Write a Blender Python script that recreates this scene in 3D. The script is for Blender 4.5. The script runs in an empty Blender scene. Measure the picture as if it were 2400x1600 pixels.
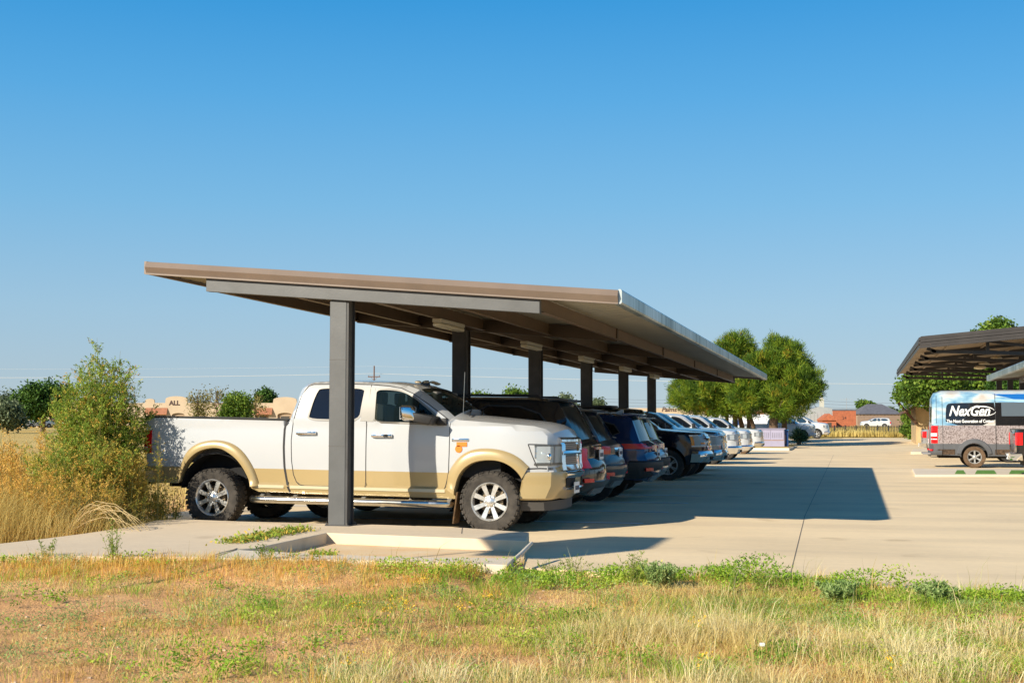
import bpy, bmesh, math, random
import numpy as np
from mathutils import Vector
from mathutils.geometry import delaunay_2d_cdt
R = math.radians
random.seed(7); rng = np.random.default_rng(7)
scene = bpy.context.scene
COL = scene.collection

# ------------------------------------------------------------------ camera
F_PX, CAM_H = 3000.0, 1.45
PITCH, YAW = R(3.833), R(15.077)
cam_d = bpy.data.cameras.new("camera"); cam = bpy.data.objects.new("camera", cam_d); COL.objects.link(cam)
cam_d.sensor_width = 36.0; cam_d.lens = 36.0 * F_PX / 2400.0
cam_d.clip_start = 0.05; cam_d.clip_end = 9000
cam.location = (0, 0, CAM_H); cam.rotation_euler = (R(90) + PITCH, 0, YAW)
scene.camera = cam
# ------------------------------------------------------------------ sky, sun, exposure
SUN_TRAVEL = Vector((3.32, 5.47, -3.17)).normalized()
SUN_EL = math.asin(-SUN_TRAVEL.z)
sx, sy = -SUN_TRAVEL.x, -SUN_TRAVEL.y
world = bpy.data.worlds.new("World"); scene.world = world; world.use_nodes = True
wn = world.node_tree; wn.nodes.clear()
sky = wn.nodes.new("ShaderNodeTexSky"); sky.sky_type = 'NISHITA'; sky.sun_disc = False
sky.sun_elevation = SUN_EL; sky.sun_rotation = math.atan2(sx, sy)
sky.altitude = 900; sky.air_density = 1.0; sky.dust_density = 0.35; sky.ozone_density = 3.0
bg = wn.nodes.new("ShaderNodeBackground"); bg.inputs['Strength'].default_value = 0.10
wo = wn.nodes.new("ShaderNodeOutputWorld")
tc_ = wn.nodes.new("ShaderNodeTexCoord"); sp_ = wn.nodes.new("ShaderNodeSeparateXYZ"); wn.links.new(tc_.outputs['Generated'], sp_.inputs[0])
rp_ = wn.nodes.new("ShaderNodeValToRGB"); wn.links.new(sp_.outputs['Z'], rp_.inputs[0])
SKY = [(0.0, (.42,.52,.60)), (.035, (.385,.515,.62)), (.09, (.325,.53,.70)), (.17, (.185,.48,.76)), (.25, (.085,.40,.77)), (.33, (.018,.31,.72)), (.6, (.012,.13,.36)), (1.0, (.012,.08,.24))]
el_ = rp_.color_ramp.elements
while len(el_) < len(SKY): el_.new(.5)
for e_, (p_, c_) in zip(el_, SKY): e_.position = p_; e_.color = (*[v/0.10/2**0.60 for v in c_], 1)
mx_ = wn.nodes.new("ShaderNodeMix"); mx_.data_type = 'RGBA'; mx_.inputs[0].default_value = .88
wn.links.new(sky.outputs[0], mx_.inputs[6]); wn.links.new(rp_.outputs[0], mx_.inputs[7])
wn.links.new(mx_.outputs[2], bg.inputs['Color']); wn.links.new(bg.outputs[0], wo.inputs['Surface'])
sl = bpy.data.lights.new("sun", 'SUN'); sl.energy = 4.6; sl.angle = R(0.5); sl.color = (1.0, 0.90, 0.73)
so = bpy.data.objects.new("sun", sl); COL.objects.link(so)
so.rotation_euler = SUN_TRAVEL.to_track_quat('-Z', 'Y').to_euler(); so.location = (-20, -30, 30)
vs = scene.view_settings
vs.view_transform = 'Standard'; vs.look = 'None'; vs.exposure = 0.60; vs.gamma = 1.0; vs.use_curve_mapping = False
scene.render.engine = 'CYCLES'
scene.cycles.max_bounces = 8; scene.cycles.transparent_max_bounces = 16

# ------------------------------------------------------------------ survey helpers (real positions from the photograph)
fwv = Vector((-math.sin(YAW)*math.cos(PITCH), math.cos(YAW)*math.cos(PITCH), math.sin(PITCH)))
rtv = Vector((math.cos(YAW), math.sin(YAW), 0)); upv = rtv.cross(fwv)
EYE = Vector((0, 0, CAM_H))
def ray(px, py): return fwv*F_PX + rtv*(px-1200) - upv*(py-800)
def onax(px, py, ax, val):
    d = ray(px, py); t = (val-EYE[ax])/d[ax]; return EYE + d*t
def onz(px, py, z=0.0): return onax(px, py, 2, z)
def onY(px, py, Y): return onax(px, py, 1, Y)
def onX(px, py, X): return onax(px, py, 0, X)
def at(px, py, D):
    d = ray(px, py); return EYE + d*(D/F_PX)
def smooth(a, b, x):
    t = np.clip((x-a)/(b-a), 0, 1); return t*t*(3-2*t)
def gz(x, y):
    """height of the terrain"""
    D = np.sqrt(np.asarray(x, float)**2 + np.asarray(y, float)**2)
    return np.where(D > 85, 1.75*(1-np.exp(-(np.maximum(D, 85)-85)/125)), 0.0)
def ground_at(px, D):
    p = at(px, 1001, D); return Vector((p.x, p.y, float(gz(p.x, p.y))))

# ------------------------------------------------------------------ materials
MATS = {}
def nodemat(name):
    m = bpy.data.materials.new(name); m.use_nodes = True
    nt = m.node_tree; b = nt.nodes['Principled BSDF']; return m, nt, b
def ramp(nt, fac, stops):
    r = nt.nodes.new("ShaderNodeValToRGB"); nt.links.new(fac, r.inputs[0])
    el = r.color_ramp.elements
    while len(el) < len(stops): el.new(0.5)
    for e, (p, c) in zip(el, stops): e.position = p; e.color = (*c[:3], 1)
    return r
def noise(nt, scale, detail=4, vec=None, rough=0.55, stretch=None):
    n = nt.nodes.new("ShaderNodeTexNoise"); n.inputs['Scale'].default_value = scale; n.inputs['Detail'].default_value = detail
    n.inputs['Roughness'].default_value = rough
    tc = nt.nodes.new("ShaderNodeTexCoord"); src = tc.outputs['Object']
    if stretch:
        mp = nt.nodes.new("ShaderNodeMapping"); mp.inputs['Scale'].default_value = stretch
        nt.links.new(src, mp.inputs[0]); src = mp.outputs[0]
    nt.links.new(src, n.inputs['Vector'])
    return n
def M(name, col=(.5,.5,.5), rough=.5, metal=0.0, var=0.0, vscale=4, stretch=None, bump=0.0, bscale=40, coat=0.0, spec=.5, trans=0.0, emit=None):
    if name in MATS: return MATS[name]
    m, nt, b = nodemat(name)
    b.inputs['Base Color'].default_value = (*col, 1); b.inputs['Roughness'].default_value = rough
    b.inputs['Metallic'].default_value = metal; b.inputs['Coat Weight'].default_value = coat
    b.inputs['Coat Roughness'].default_value = .04
    b.inputs['Specular IOR Level'].default_value = spec
    if var:
        n = noise(nt, vscale, 5, stretch=stretch)
        lo = tuple(c*(1-var) for c in col); hi = tuple(min(1, c*(1+var)) for c in col)
        r = ramp(nt, n.outputs['Fac'], [(.3, lo), (.7, hi)]); nt.links.new(r.outputs[0], b.inputs['Base Color'])
    if bump:
        n2 = noise(nt, bscale, 6); bp = nt.nodes.new("ShaderNodeBump"); bp.inputs['Strength'].default_value = bump; bp.inputs['Distance'].default_value = .02
        nt.links.new(n2.outputs['Fac'], bp.inputs['Height']); nt.links.new(bp.outputs[0], b.inputs['Normal'])
    if emit:
        b.inputs['Emission Color'].default_value = (*emit[0], 1); b.inputs['Emission Strength'].default_value = emit[1]
    MATS[name] = m; return m
def leafmat(name, stops, rough=.6, trans=.25, nscale=1.3):
    """leaf colour from the per-face 'tint' attribute plus a slow noise; a little light passes through"""
    if name in MATS: return MATS[name]
    m, nt, b = nodemat(name)
    a = nt.nodes.new("ShaderNodeAttribute"); a.attribute_name = 'tint'
    n = noise(nt, nscale, 3)
    mx = nt.nodes.new("ShaderNodeMath"); mx.operation = 'MULTIPLY_ADD'; mx.inputs[1].default_value = .5; mx.inputs[2].default_value = -.25
    nt.links.new(n.outputs['Fac'], mx.inputs[0])
    ad = nt.nodes.new("ShaderNodeMath"); ad.operation = 'ADD'; nt.links.new(a.outputs['Fac'], ad.inputs[0]); nt.links.new(mx.outputs[0], ad.inputs[1])
    r = ramp(nt, ad.outputs[0], stops)
    nt.links.new(r.outputs[0], b.inputs['Base Color']); b.inputs['Roughness'].default_value = rough; b.inputs['Specular IOR Level'].default_value = .25
    tr = nt.nodes.new("ShaderNodeBsdfTranslucent"); nt.links.new(r.outputs[0], tr.inputs[0])
    ms = nt.nodes.new("ShaderNodeMixShader"); ms.inputs[0].default_value = trans
    out = nt.nodes['Material Output']
    nt.links.new(b.outputs[0], ms.inputs[1]); nt.links.new(tr.outputs[0], ms.inputs[2]); nt.links.new(ms.outputs[0], out.inputs['Surface'])
    MATS[name] = m; return m
def glassmat(name, tint, transp, rough=.02):
    if name in MATS: return MATS[name]
    m, nt, b = nodemat(name)
    b.inputs['Base Color'].default_value = (*tint, 1); b.inputs['Roughness'].default_value = rough; b.inputs['Specular IOR Level'].default_value = .35
    t = nt.nodes.new("ShaderNodeBsdfTransparent"); t.inputs[0].default_value = (.75, .86, .84, 1)
    ms = nt.nodes.new("ShaderNodeMixShader"); ms.inputs[0].default_value = transp
    nt.links.new(b.outputs[0], ms.inputs[1]); nt.links.new(t.outputs[0], ms.inputs[2]); nt.links.new(ms.outputs[0], nt.nodes['Material Output'].inputs['Surface'])
    MATS[name] = m; return m
def dusty_paint(name, col, dust=(.45,.40,.32), amt=.3, rough=.25, metal=0.0, coat=.7):
    if name in MATS: return MATS[name]
    m, nt, b = nodemat(name)
    n = noise(nt, 1.6, 6)
    geo = nt.nodes.new("ShaderNodeNewGeometry"); sp = nt.nodes.new("ShaderNodeSeparateXYZ"); nt.links.new(geo.outputs['Normal'], sp.inputs[0])
    mr = nt.nodes.new("ShaderNodeMapRange"); mr.inputs[1].default_value = .3; mr.inputs[2].default_value = 1; mr.inputs[3].default_value = .12; mr.inputs[4].default_value = 1.0
    nt.links.new(sp.outputs['Z'], mr.inputs[0])
    mu = nt.nodes.new("ShaderNodeMath"); mu.operation = 'MULTIPLY'; nt.links.new(mr.outputs[0], mu.inputs[0]); nt.links.new(n.outputs['Fac'], mu.inputs[1])
    m2 = nt.nodes.new("ShaderNodeMath"); m2.operation = 'MULTIPLY'; m2.inputs[1].default_value = amt*1.6; nt.links.new(mu.outputs[0], m2.inputs[0])
    mix = nt.nodes.new("ShaderNodeMix"); mix.data_type = 'RGBA'; mix.inputs[6].default_value = (*col, 1); mix.inputs[7].default_value = (*dust, 1)
    nt.links.new(m2.outputs[0], mix.inputs[0]); nt.links.new(mix.outputs[2], b.inputs['Base Color'])
    b.inputs['Roughness'].default_value = rough; b.inputs['Metallic'].default_value = metal
    b.inputs['Coat Weight'].default_value = coat; b.inputs['Coat Roughness'].default_value = .06
    MATS[name] = m; return m

chrome = M('chrome', (.82,.83,.85), .09, 1.0)
dull_chrome = M('dull_chrome', (.62,.61,.58), .22, 1.0, var=.15, vscale=14)
black_plastic = M('black_plastic', (.025,.025,.026), .55, bump=.1, bscale=200)
dark_void = M('dark_void', (.012,.012,.013), .9)
seam_mat = M('seam', (.03,.03,.032), .8)
rubber = M('rubber', (.022,.021,.02), .78, var=.5, vscale=9, bump=.4, bscale=90)
dusty_rubber = M('dusty_rubber', (.05,.043,.036), .85, var=.45, vscale=8, bump=.5, bscale=60)
mud_rubber = M('mud_rubber', (.12,.075,.042), .9, var=.4, vscale=7, bump=.5, bscale=60)
red_lens = M('red_lens', (.72,.010,.012), .22, coat=.15, spec=.4)
dark_red_lens = M('dark_red_lens', (.3,.01,.012), .12, coat=1.0)
white_lens = M('white_lens', (.8,.82,.85), .1, coat=1.0)
amber_lens = M('amber_lens', (.9,.25,.02), .2, coat=1.0)
lamp_reflector = M('lamp_reflector', (.50,.52,.55), .14, .85, bump=.5, bscale=30)
plate_mat = M('plate_white', (.75,.77,.78), .4)
plate_ink = M('plate_ink', (.03,.04,.08), .5)
glass_clear = glassmat('window_glass', (.01,.02,.025), .52)
glass_tint = glassmat('tinted_glass', (.005,.006,.007), .06, .10)
glass_shield = glassmat('windshield_glass', (.012,.02,.018), .35)
seat_grey = M('seat_grey', (.16,.15,.14), .8)

# ------------------------------------------------------------------ mesh builder
class MB:
    def __init__(s): s.v = []; s.f = []; s.m = []
    def add(s, verts, faces, mi=0):
        o = len(s.v); s.v.extend([tuple(p) for p in verts]); s.f.extend([tuple(i+o for i in f) for f in faces])
        s.m.extend([mi]*len(faces)) if isinstance(mi, int) else s.m.extend(mi)
        return s
    def box(s, a, b, mi=0):
        x0,y0,z0 = a; x1,y1,z1 = b
        v = [(x0,y0,z0),(x1,y0,z0),(x1,y1,z0),(x0,y1,z0),(x0,y0,z1),(x1,y0,z1),(x1,y1,z1),(x0,y1,z1)]
        return s.add(v, [(0,3,2,1),(4,5,6,7),(0,1,5,4),(1,2,6,5),(2,3,7,6),(3,0,4,7)], mi)
    def obox(s, c, ax, ay, az, mi=0):
        c = Vector(c); ax = Vector(ax); ay = Vector(ay); az = Vector(az)
        v = [c+ax*i+ay*j+az*k for k in (-1,1) for j in (-1,1) for i in (-1,1)]
        return s.add(v, [(0,2,3,1),(4,5,7,6),(0,1,5,4),(1,3,7,5),(3,2,6,7),(2,0,4,6)], mi)
    def bar(s, p, q, w, h, mi=0, up=(0,0,1)):
        p = Vector(p); q = Vector(q); d = (q-p); L = d.length; d.normalize()
        u = Vector(up); sd = d.cross(u)
        if sd.length < 1e-4: sd = d.cross(Vector((0,1,0)))
        sd.normalize(); u = sd.cross(d).normalized()
        return s.obox((p+q)/2, d*(L/2), sd*(w/2), u*(h/2), mi)
    def tube(s, pts, r, n=8, mi=0, cap=True):
        pts = [Vector(p) for p in pts]; rs = r if isinstance(r, (list, tuple)) else [r]*len(pts)
        vs_ = []; prev = None
        for i, p in enumerate(pts):
            d = (pts[min(i+1, len(pts)-1)]-pts[max(i-1, 0)]).normalized()
            a = d.cross(Vector((0,0,1))) if abs(d.z) < .95 else d.cross(Vector((1,0,0)))
            a.normalize(); b = d.cross(a)
            for k in range(n):
                t = 2*math.pi*k/n; vs_.append(p + (a*math.cos(t)+b*math.sin(t))*rs[i])
        f = [(i*n+k, i*n+(k+1) % n, (i+1)*n+(k+1) % n, (i+1)*n+k) for i in range(len(pts)-1) for k in range(n)]
        if cap: f += [tuple(range(n-1, -1, -1)), tuple((len(pts)-1)*n+k for k in range(n))]
        return s.add(vs_, f, mi)
    def lathe(s, prof, n=32, mi=0, axis='y', c=(0,0,0)):
        """prof: (axial, radius) pairs"""
        vs_ = []
        for a, r in prof:
            for k in range(n):
                t = 2*math.pi*k/n
                if axis == 'y': vs_.append((c[0]+r*math.cos(t), c[1]+a, c[2]+r*math.sin(t)))
                else: vs_.append((c[0]+r*math.cos(t), c[1]+r*math.sin(t), c[2]+a))
        f = [(i*n+k, i*n+(k+1) % n, (i+1)*n+(k+1) % n, (i+1)*n+k) for i in range(len(prof)-1) for k in range(n)]
        return s.add(vs_, f, mi)
    def prism(s, poly, z0, z1, mi=0):
        n = len(poly); v = [(p[0], p[1], z0) for p in poly]+[(p[0], p[1], z1) for p in poly]
        return s.add(v, [tuple(range(n-1, -1, -1)), tuple(range(n, 2*n))]+[(i, (i+1) % n, n+(i+1) % n, n+i) for i in range(n)], mi)
    def extr_y(s, poly, y0, y1, mi=0):
        """polygon in x,z swept along y"""
        n = len(poly); v = [(p[0], y0, p[1]) for p in poly]+[(p[0], y1, p[1]) for p in poly]
        return s.add(v, [tuple(range(n)), tuple(range(2*n-1, n-1, -1))]+[(i, n+i, n+(i+1) % n, (i+1) % n) for i in range(n)], mi)
    def extr_x(s, poly, x0, x1, mi=0):
        n = len(poly); v = [(x0, p[0], p[1]) for p in poly]+[(x1, p[0], p[1]) for p in poly]
        return s.add(v, [tuple(range(n-1, -1, -1)), tuple(range(n, 2*n))]+[(i, (i+1) % n, n+(i+1) % n, n+i) for i in range(n)], mi)
    def sphere(s, c, r, mi=0, seg=10, rings=6):
        rx, ry, rz = r if isinstance(r, tuple) else (r, r, r); v = []; 
        for i in range(rings+1):
            a = math.pi*i/rings
            for k in range(seg):
                t = 2*math.pi*k/seg; v.append((c[0]+rx*math.sin(a)*math.cos(t), c[1]+ry*math.sin(a)*math.sin(t), c[2]+rz*math.cos(a)))
        f = [(i*seg+k, (i+1)*seg+k, (i+1)*seg+(k+1) % seg, i*seg+(k+1) % seg) for i in range(rings) for k in range(seg)]
        return s.add(v, f, mi)
    def build(s, name, mats, parent=None, smooth=None, bevel=0, merge=False, recalc=True):
        me = bpy.data.meshes.new(name); me.from_pydata(s.v, [], s.f)
        mats = mats if isinstance(mats, (list, tuple)) else [mats]
        for m in mats: me.materials.append(m)
        me.polygons.foreach_set('material_index', s.m)
        if merge or smooth is not None or bevel or recalc:
            bm = bmesh.new(); bm.from_mesh(me)
            if merge: bmesh.ops.remove_doubles(bm, verts=bm.verts, dist=2e-4)
            if bevel:
                bmesh.ops.remove_doubles(bm, verts=bm.verts, dist=1e-5)
                bmesh.ops.bevel(bm, geom=[e for e in bm.edges if len(e.link_faces) == 2 and e.calc_face_angle(0) > .5], offset=bevel, segments=2, affect='EDGES', profile=.5)
            if recalc: bmesh.ops.recalc_face_normals(bm, faces=bm.faces)
            if smooth is not None:
                for f in bm.faces: f.smooth = True
                for e in bm.edges: e.smooth = (len(e.link_faces) == 2 and e.calc_face_angle(0) < R(smooth))
            bm.to_mesh(me); bm.free()
        o = bpy.data.objects.new(name, me); COL.objects.link(o)
        if parent is not None: o.parent = parent
        return o
def empty(name, loc=(0,0,0), rz=0):
    o = bpy.data.objects.new(name, None); COL.objects.link(o); o.location = loc; o.rotation_euler = (0, 0, rz); o.empty_display_size = .1; return o
def tag(o, label=None, cat=None, group=None, kind=None):
    if label: o['label'] = label
    if cat: o['category'] = cat
    if group: o['group'] = group
    if kind: o['kind'] = kind
    return o
def copy_tree(o, parent=None):
    c = o.copy(); COL.objects.link(c)
    if parent is not None: c.parent = parent
    for ch in list(o.children): copy_tree(ch, c)
    return c
def text_mesh(body, size, shear=0, offset=0, extrude=.004, spacing=1.0):
    cu = bpy.data.curves.new('lettering', 'FONT'); cu.body = body; cu.size = size; cu.shear = shear; cu.offset = offset; cu.extrude = extrude; cu.resolution_u = 3
    cu.space_character = spacing; cu.align_x = 'CENTER'
    o = bpy.data.objects.new('lettering', cu); COL.objects.link(o)
    dg = bpy.context.evaluated_depsgraph_get(); dg.update()
    me = bpy.data.meshes.new_from_object(o.evaluated_get(dg)); bpy.data.objects.remove(o); bpy.data.curves.remove(cu)
    return me
def text_obj(name, body, size, mat, loc, parent=None, xdir=(1,0,0), up=(0,0,1), width=None, **k):
    me = text_mesh(body, size, **k); me.materials.clear(); me.materials.append(mat)
    n = len(me.vertices); co = np.empty(n*3); me.vertices.foreach_get('co', co); co = co.reshape(-1, 3)
    if width: co[:, 0] *= width/(co[:, 0].max()-co[:, 0].min())
    X = np.array(xdir, float); U = np.array(up, float); N = np.cross(X, U)
    w = co[:, :1]*X+co[:, 1:2]*U+co[:, 2:3]*N+np.array(loc, float)
    me.vertices.foreach_set('co', w.ravel()); me.update()
    o = bpy.data.objects.new(name, me); COL.objects.link(o)
    if parent is not None: o.parent = parent
    return o

# ------------------------------------------------------------------ vehicle shell
def chaikin(p, n=1, closed=True):
    for _ in range(n):
        q = []
        m = len(p)
        for i in range(m if closed else m-1):
            a = p[i]; b = p[(i+1) % m]
            q += [(a[0]*.75+b[0]*.25, a[1]*.75+b[1]*.25), (a[0]*.25+b[0]*.75, a[1]*.25+b[1]*.75)]
        p = q
    return p
def resample(p, step, closed=False):
    out = []; m = len(p)
    for i in range(m if closed else m-1):
        a = p[i]; b = p[(i+1) % m]; L = math.dist(a, b); k = max(1, int(math.ceil(L/step)))
        out += [(a[0]+(b[0]-a[0])*t/k, a[1]+(b[1]-a[1])*t/k) for t in range(k)]
    if not closed: out.append(tuple(p[-1][:2]))
    return out
def inside(P, poly):
    P = np.asarray(P, float); poly = np.asarray(poly, float); x, y = P[:, 0], P[:, 1]; r = np.zeros(len(P), bool)
    a = poly; b = np.roll(poly, -1, 0)
    for (x0, y0), (x1, y1) in zip(a, b):
        if y0 == y1: continue
        c = ((y0 > y) != (y1 > y)) & (x < (x1-x0)*(y-y0)/(y1-y0)+x0); r ^= c
    return r
def cdt(outer, holes=(), lines=(), step=.08):
    vs_ = []; es = []
    def loop(p, closed):
        o = len(vs_); vs_.extend([Vector(q[:2]) for q in p]); n = len(p)
        es.extend([(o+i, o+(i+1) % n) for i in range(n if closed else n-1)])
    loop(resample(outer, step, True), True)
    for h in holes: loop(resample(h, step, True), True)
    for l in lines: loop(resample(l, step), False)
    bnd = np.array([(v.x, v.y) for v in vs_])
    mn = bnd.min(0); mx = bnd.max(0)
    gx, gy = np.meshgrid(np.arange(mn[0]+step/2, mx[0], step), np.arange(mn[1]+step/2, mx[1], step)); g = np.c_[gx.ravel(), gy.ravel()]
    g = g[inside(g, outer)]
    if len(g):
        d = np.sqrt(((g[:, None]-bnd[None])**2).sum(2)).min(1); g = g[d > step*.45]
    vs_ += [Vector(q) for q in g]
    V, E_, Fc, *_ = delaunay_2d_cdt(vs_, es, [], 0, 1e-5)
    V = np.array([(v.x, v.y) for v in V]); Fc = [tuple(f) for f in Fc]
    C = np.array([V[list(f)].mean(0) for f in Fc]); keep = inside(C, outer)
    for h in holes: keep &= ~inside(C, h)
    return V, [f for f, k in zip(Fc, keep) if k], C[keep]

class Shell:
    """body of a vehicle from its side outline. top: (x, z, tag, crown) from front bottom over the roof to rear bottom; bottom: (x,z) rear to front"""
    def __init__(s, top, bottom, W, Rr=.1, step=.1, front_tags=('bumper', 'grille'), rear_tags=('tail', 'rbumper')):
        s.top = top; s.bottom = bottom; s.Wf = W; s.Rr = Rr; s.step = step
        pts = []
        for i in range(len(top)-1):
            a, b = top[i], top[i+1]; L = math.dist(a[:2], b[:2]); k = max(1, int(math.ceil(L/step)))
            for t in range(k):
                u = t/k; pts.append((a[0]+(b[0]-a[0])*u, a[1]+(b[1]-a[1])*u, a[2], a[3]+(b[3]-a[3])*u))
        pts.append(top[-1]); s.pts = pts
        s.P = np.array([p[:2] for p in pts]); s.tags = [p[2] for p in pts]; s.crown = np.array([p[3] for p in pts])
        d = np.roll(s.P, -1, 0)-np.roll(s.P, 1, 0); d[0] = s.P[1]-s.P[0]; d[-1] = s.P[-1]-s.P[-2]
        d /= np.linalg.norm(d, axis=1)[:, None]+1e-9; s.N = np.c_[d[:, 1], -d[:, 0]]       # outward
        s.noround = [i for i, t in enumerate(s.tags) if t == 'open']
        s.outline = [tuple(p) for p in s.P]+[tuple(p) for p in resample(bottom, step)]
        fr = [i for i, t in enumerate(s.tags) if t in front_tags]; re = [i for i, t in enumerate(s.tags) if t in rear_tags]
        def tab(ix, ext):
            ix = sorted(set(ix+([max(ix)+1] if ext > 0 else [min(ix)]))); ix = [i for i in ix if i < len(pts)]
            z = s.P[ix, 1]; o = np.argsort(z); return z[o], s.P[ix, 0][o], s.crown[ix][o]
        s.ftab = tab(fr, 1) if fr else None; s.rtab = tab(re, -1) if re else None
    def w(s, x, z):
        x = np.atleast_1d(np.asarray(x, float)); z = np.atleast_1d(np.asarray(z, float))
        W = np.array([s.Wf(a, b) for a, b in zip(x, z)])
        A = s.P[:-1]; B = s.P[1:]; sel = [i for i in range(len(A)) if s.tags[i] != 'open']; A = A[sel]; B = B[sel]
        Q = np.c_[x, z]; AB = B-A; t = ((Q[:, None]-A[None])*AB[None]).sum(2)/((AB**2).sum(1)[None]+1e-12); t = np.clip(t, 0, 1)
        d = np.sqrt(((Q[:, None]-(A[None]+t[..., None]*AB[None]))**2).sum(2)).min(1)
        q = np.clip(s.Rr-d, 0, s.Rr); return W-s.Rr+np.sqrt(s.Rr**2-q**2)
    def side(s, holes=(), regions=(), lines=(), matfn=None, step=None):
        """returns list of MB: [body, region0, region1...]"""
        holes = list(holes)
        V, Fc, C = cdt(s.outline, holes, list(lines)+[list(r)+[r[0]] for r in regions], step or s.step)
        W = s.w(V[:, 0], V[:, 1]); out = [MB() for _ in range(len(regions)+1)]
        lab = np.zeros(len(Fc), int)
        for k, r in enumerate(regions): lab[inside(C, r) & (lab == 0)] = k+1
        s.sideV = (V, W)
        res = []
        for sg in (-1, 1):
            v3 = [(a[0], sg*b, a[1]) for a, b in zip(V, W)]
            for k in range(len(regions)+1):
                idx = np.nonzero(lab == k)[0]; used = sorted({i for j in idx for i in Fc[j]}); mp = {u: n for n, u in enumerate(used)}
                m = MB(); fs = []
                for j in idx:
                    f = tuple(mp[i] for i in Fc[j]); a, b, c = (V[Fc[j][q]] for q in (0, 1, 2))
                    ccw = (b[0]-a[0])*(c[1]-a[1])-(b[1]-a[1])*(c[0]-a[0]) > 0
                    fs.append(f if (ccw == (sg < 0)) else f[::-1])
                m.add([v3[u] for u in used], fs, [matfn(*C[j]) if matfn else 0 for j in idx] or 0) if fs else None
                res.append((sg, k, m))
        return res
    def ribbon(s, want, n=14, tlim=(-1, 1), off=0.0, mb=None, mi=0, matfn=None):
        mb = mb or MB(); we = s.w(s.P[:, 0], s.P[:, 1]); ts = np.linspace(tlim[0], tlim[1], n+1)
        rows = {}
        for i in range(len(s.P)):
            rows[i] = [(s.P[i, 0]+s.N[i, 0]*(s.crown[i]*(1-t*t)+off), we[i]*t, s.P[i, 1]+s.N[i, 1]*(s.crown[i]*(1-t*t)+off)) for t in ts]
        for i in range(len(s.P)-1):
            if s.tags[i] in want:
                a, b = rows[i], rows[i+1]
                for j in range(n):
                    mb.add([a[j], a[j+1], b[j+1], b[j]], [(0, 1, 2, 3)], matfn(s.P[i, 0], s.P[i, 1]) if matfn else mi)
        return mb
    def ep(s, end, t, z, off=0.0):
        """point on the wrap-around front (end=1) or rear (end=-1) face; |t|>1 runs back along the side by |t|-1 metres"""
        tab = s.ftab if end > 0 else s.rtab
        xo = float(np.interp(z, tab[0], tab[1])); cr = float(np.interp(z, tab[0], tab[2])); we = s.Wf(xo, z)-s.Rr; sg = 1 if t >= 0 else -1
        if abs(t) <= 1:
            p = (xo+end*cr*(1-t*t), we*t); n = Vector((end*we, 2*cr*t)) if we > 0 else Vector((end, 0))
        else:
            q = abs(t)-1; x = xo-end*q; d = q
            rr = min(q, s.Rr); wq = s.Wf(x, z)-s.Rr+math.sqrt(s.Rr**2-(s.Rr-rr)**2)
            p = (x, sg*wq); a = (s.Rr-rr)/s.Rr if q < s.Rr else 0
            n = Vector((end*a, sg*math.sqrt(max(0, 1-a*a))))
        n.normalize(); return Vector((p[0]+n.x*off, p[1]+n.y*off, z))
    def patch(s, end, ts, zlo, zhi, rows=2, off=.008, back=.02, mb=None, mi=0, prof=None):
        """slab that follows the end face: columns ts, between zlo(t) and zhi(t); prof = list of (fraction, offset)"""
        mb = mb or MB(); lo = zlo if callable(zlo) else (lambda t: zlo); hi = zhi if callable(zhi) else (lambda t: zhi)
        prof = prof or [(k/rows, off) for k in range(rows+1)]
        prof = [(prof[0][0], -back)]+list(prof)+[(prof[-1][0], -back)]
        v = [s.ep(end, t, lo(t)+(hi(t)-lo(t))*f, o) for t in ts for f, o in prof]; m = len(prof)
        fs = [(i*m+j, (i+1)*m+j, (i+1)*m+j+1, i*m+j+1) for i in range(len(ts)-1) for j in range(m-1)]
        fs += [tuple(range(m)), tuple(range((len(ts)-1)*m, len(ts)*m))[::-1]]
        return mb.add(v, fs, mi)
    def inset(s, poly, off, sg, mb=None, mi=0, step=None, thick=0):
        """a panel following the side surface within poly, moved outwards by off"""
        mb = mb or MB(); V, Fc, C = cdt(poly, step=step or s.step); W = s.w(V[:, 0], V[:, 1])+off
        mb.add([(a[0], sg*b, a[1]) for a, b in zip(V, W)], Fc, mi)
        return mb
    def seam(s, line, width, off, sg, mb=None, mi=0, closed=False):
        mb = mb or MB(); p = np.array(resample(line, s.step, closed)); n = len(p)
        d = np.roll(p, -1, 0)-np.roll(p, 1, 0)
        if not closed: d[0] = p[1]-p[0]; d[-1] = p[-1]-p[-2]
        d /= np.linalg.norm(d, axis=1)[:, None]+1e-9; nn = np.c_[-d[:, 1], d[:, 0]]*width/2
        A = p+nn; B = p-nn; WA = s.w(A[:, 0], A[:, 1])+off; WB = s.w(B[:, 0], B[:, 1])+off
        v = [(A[i, 0], sg*WA[i], A[i, 1]) for i in range(n)]+[(B[i, 0], sg*WB[i], B[i, 1]) for i in range(n)]
        mb.add(v, [(i, (i+1) % n, n+(i+1) % n, n+i) for i in range(n if closed else n-1)], mi)
        return mb

def arc(cx, cz, r, a0, a1, n=18, sz=1.0):
    return [(cx+r*math.cos(R(a0+(a1-a0)*i/n)), cz+sz*r*math.sin(R(a0+(a1-a0)*i/n))) for i in range(n+1)]

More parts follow.
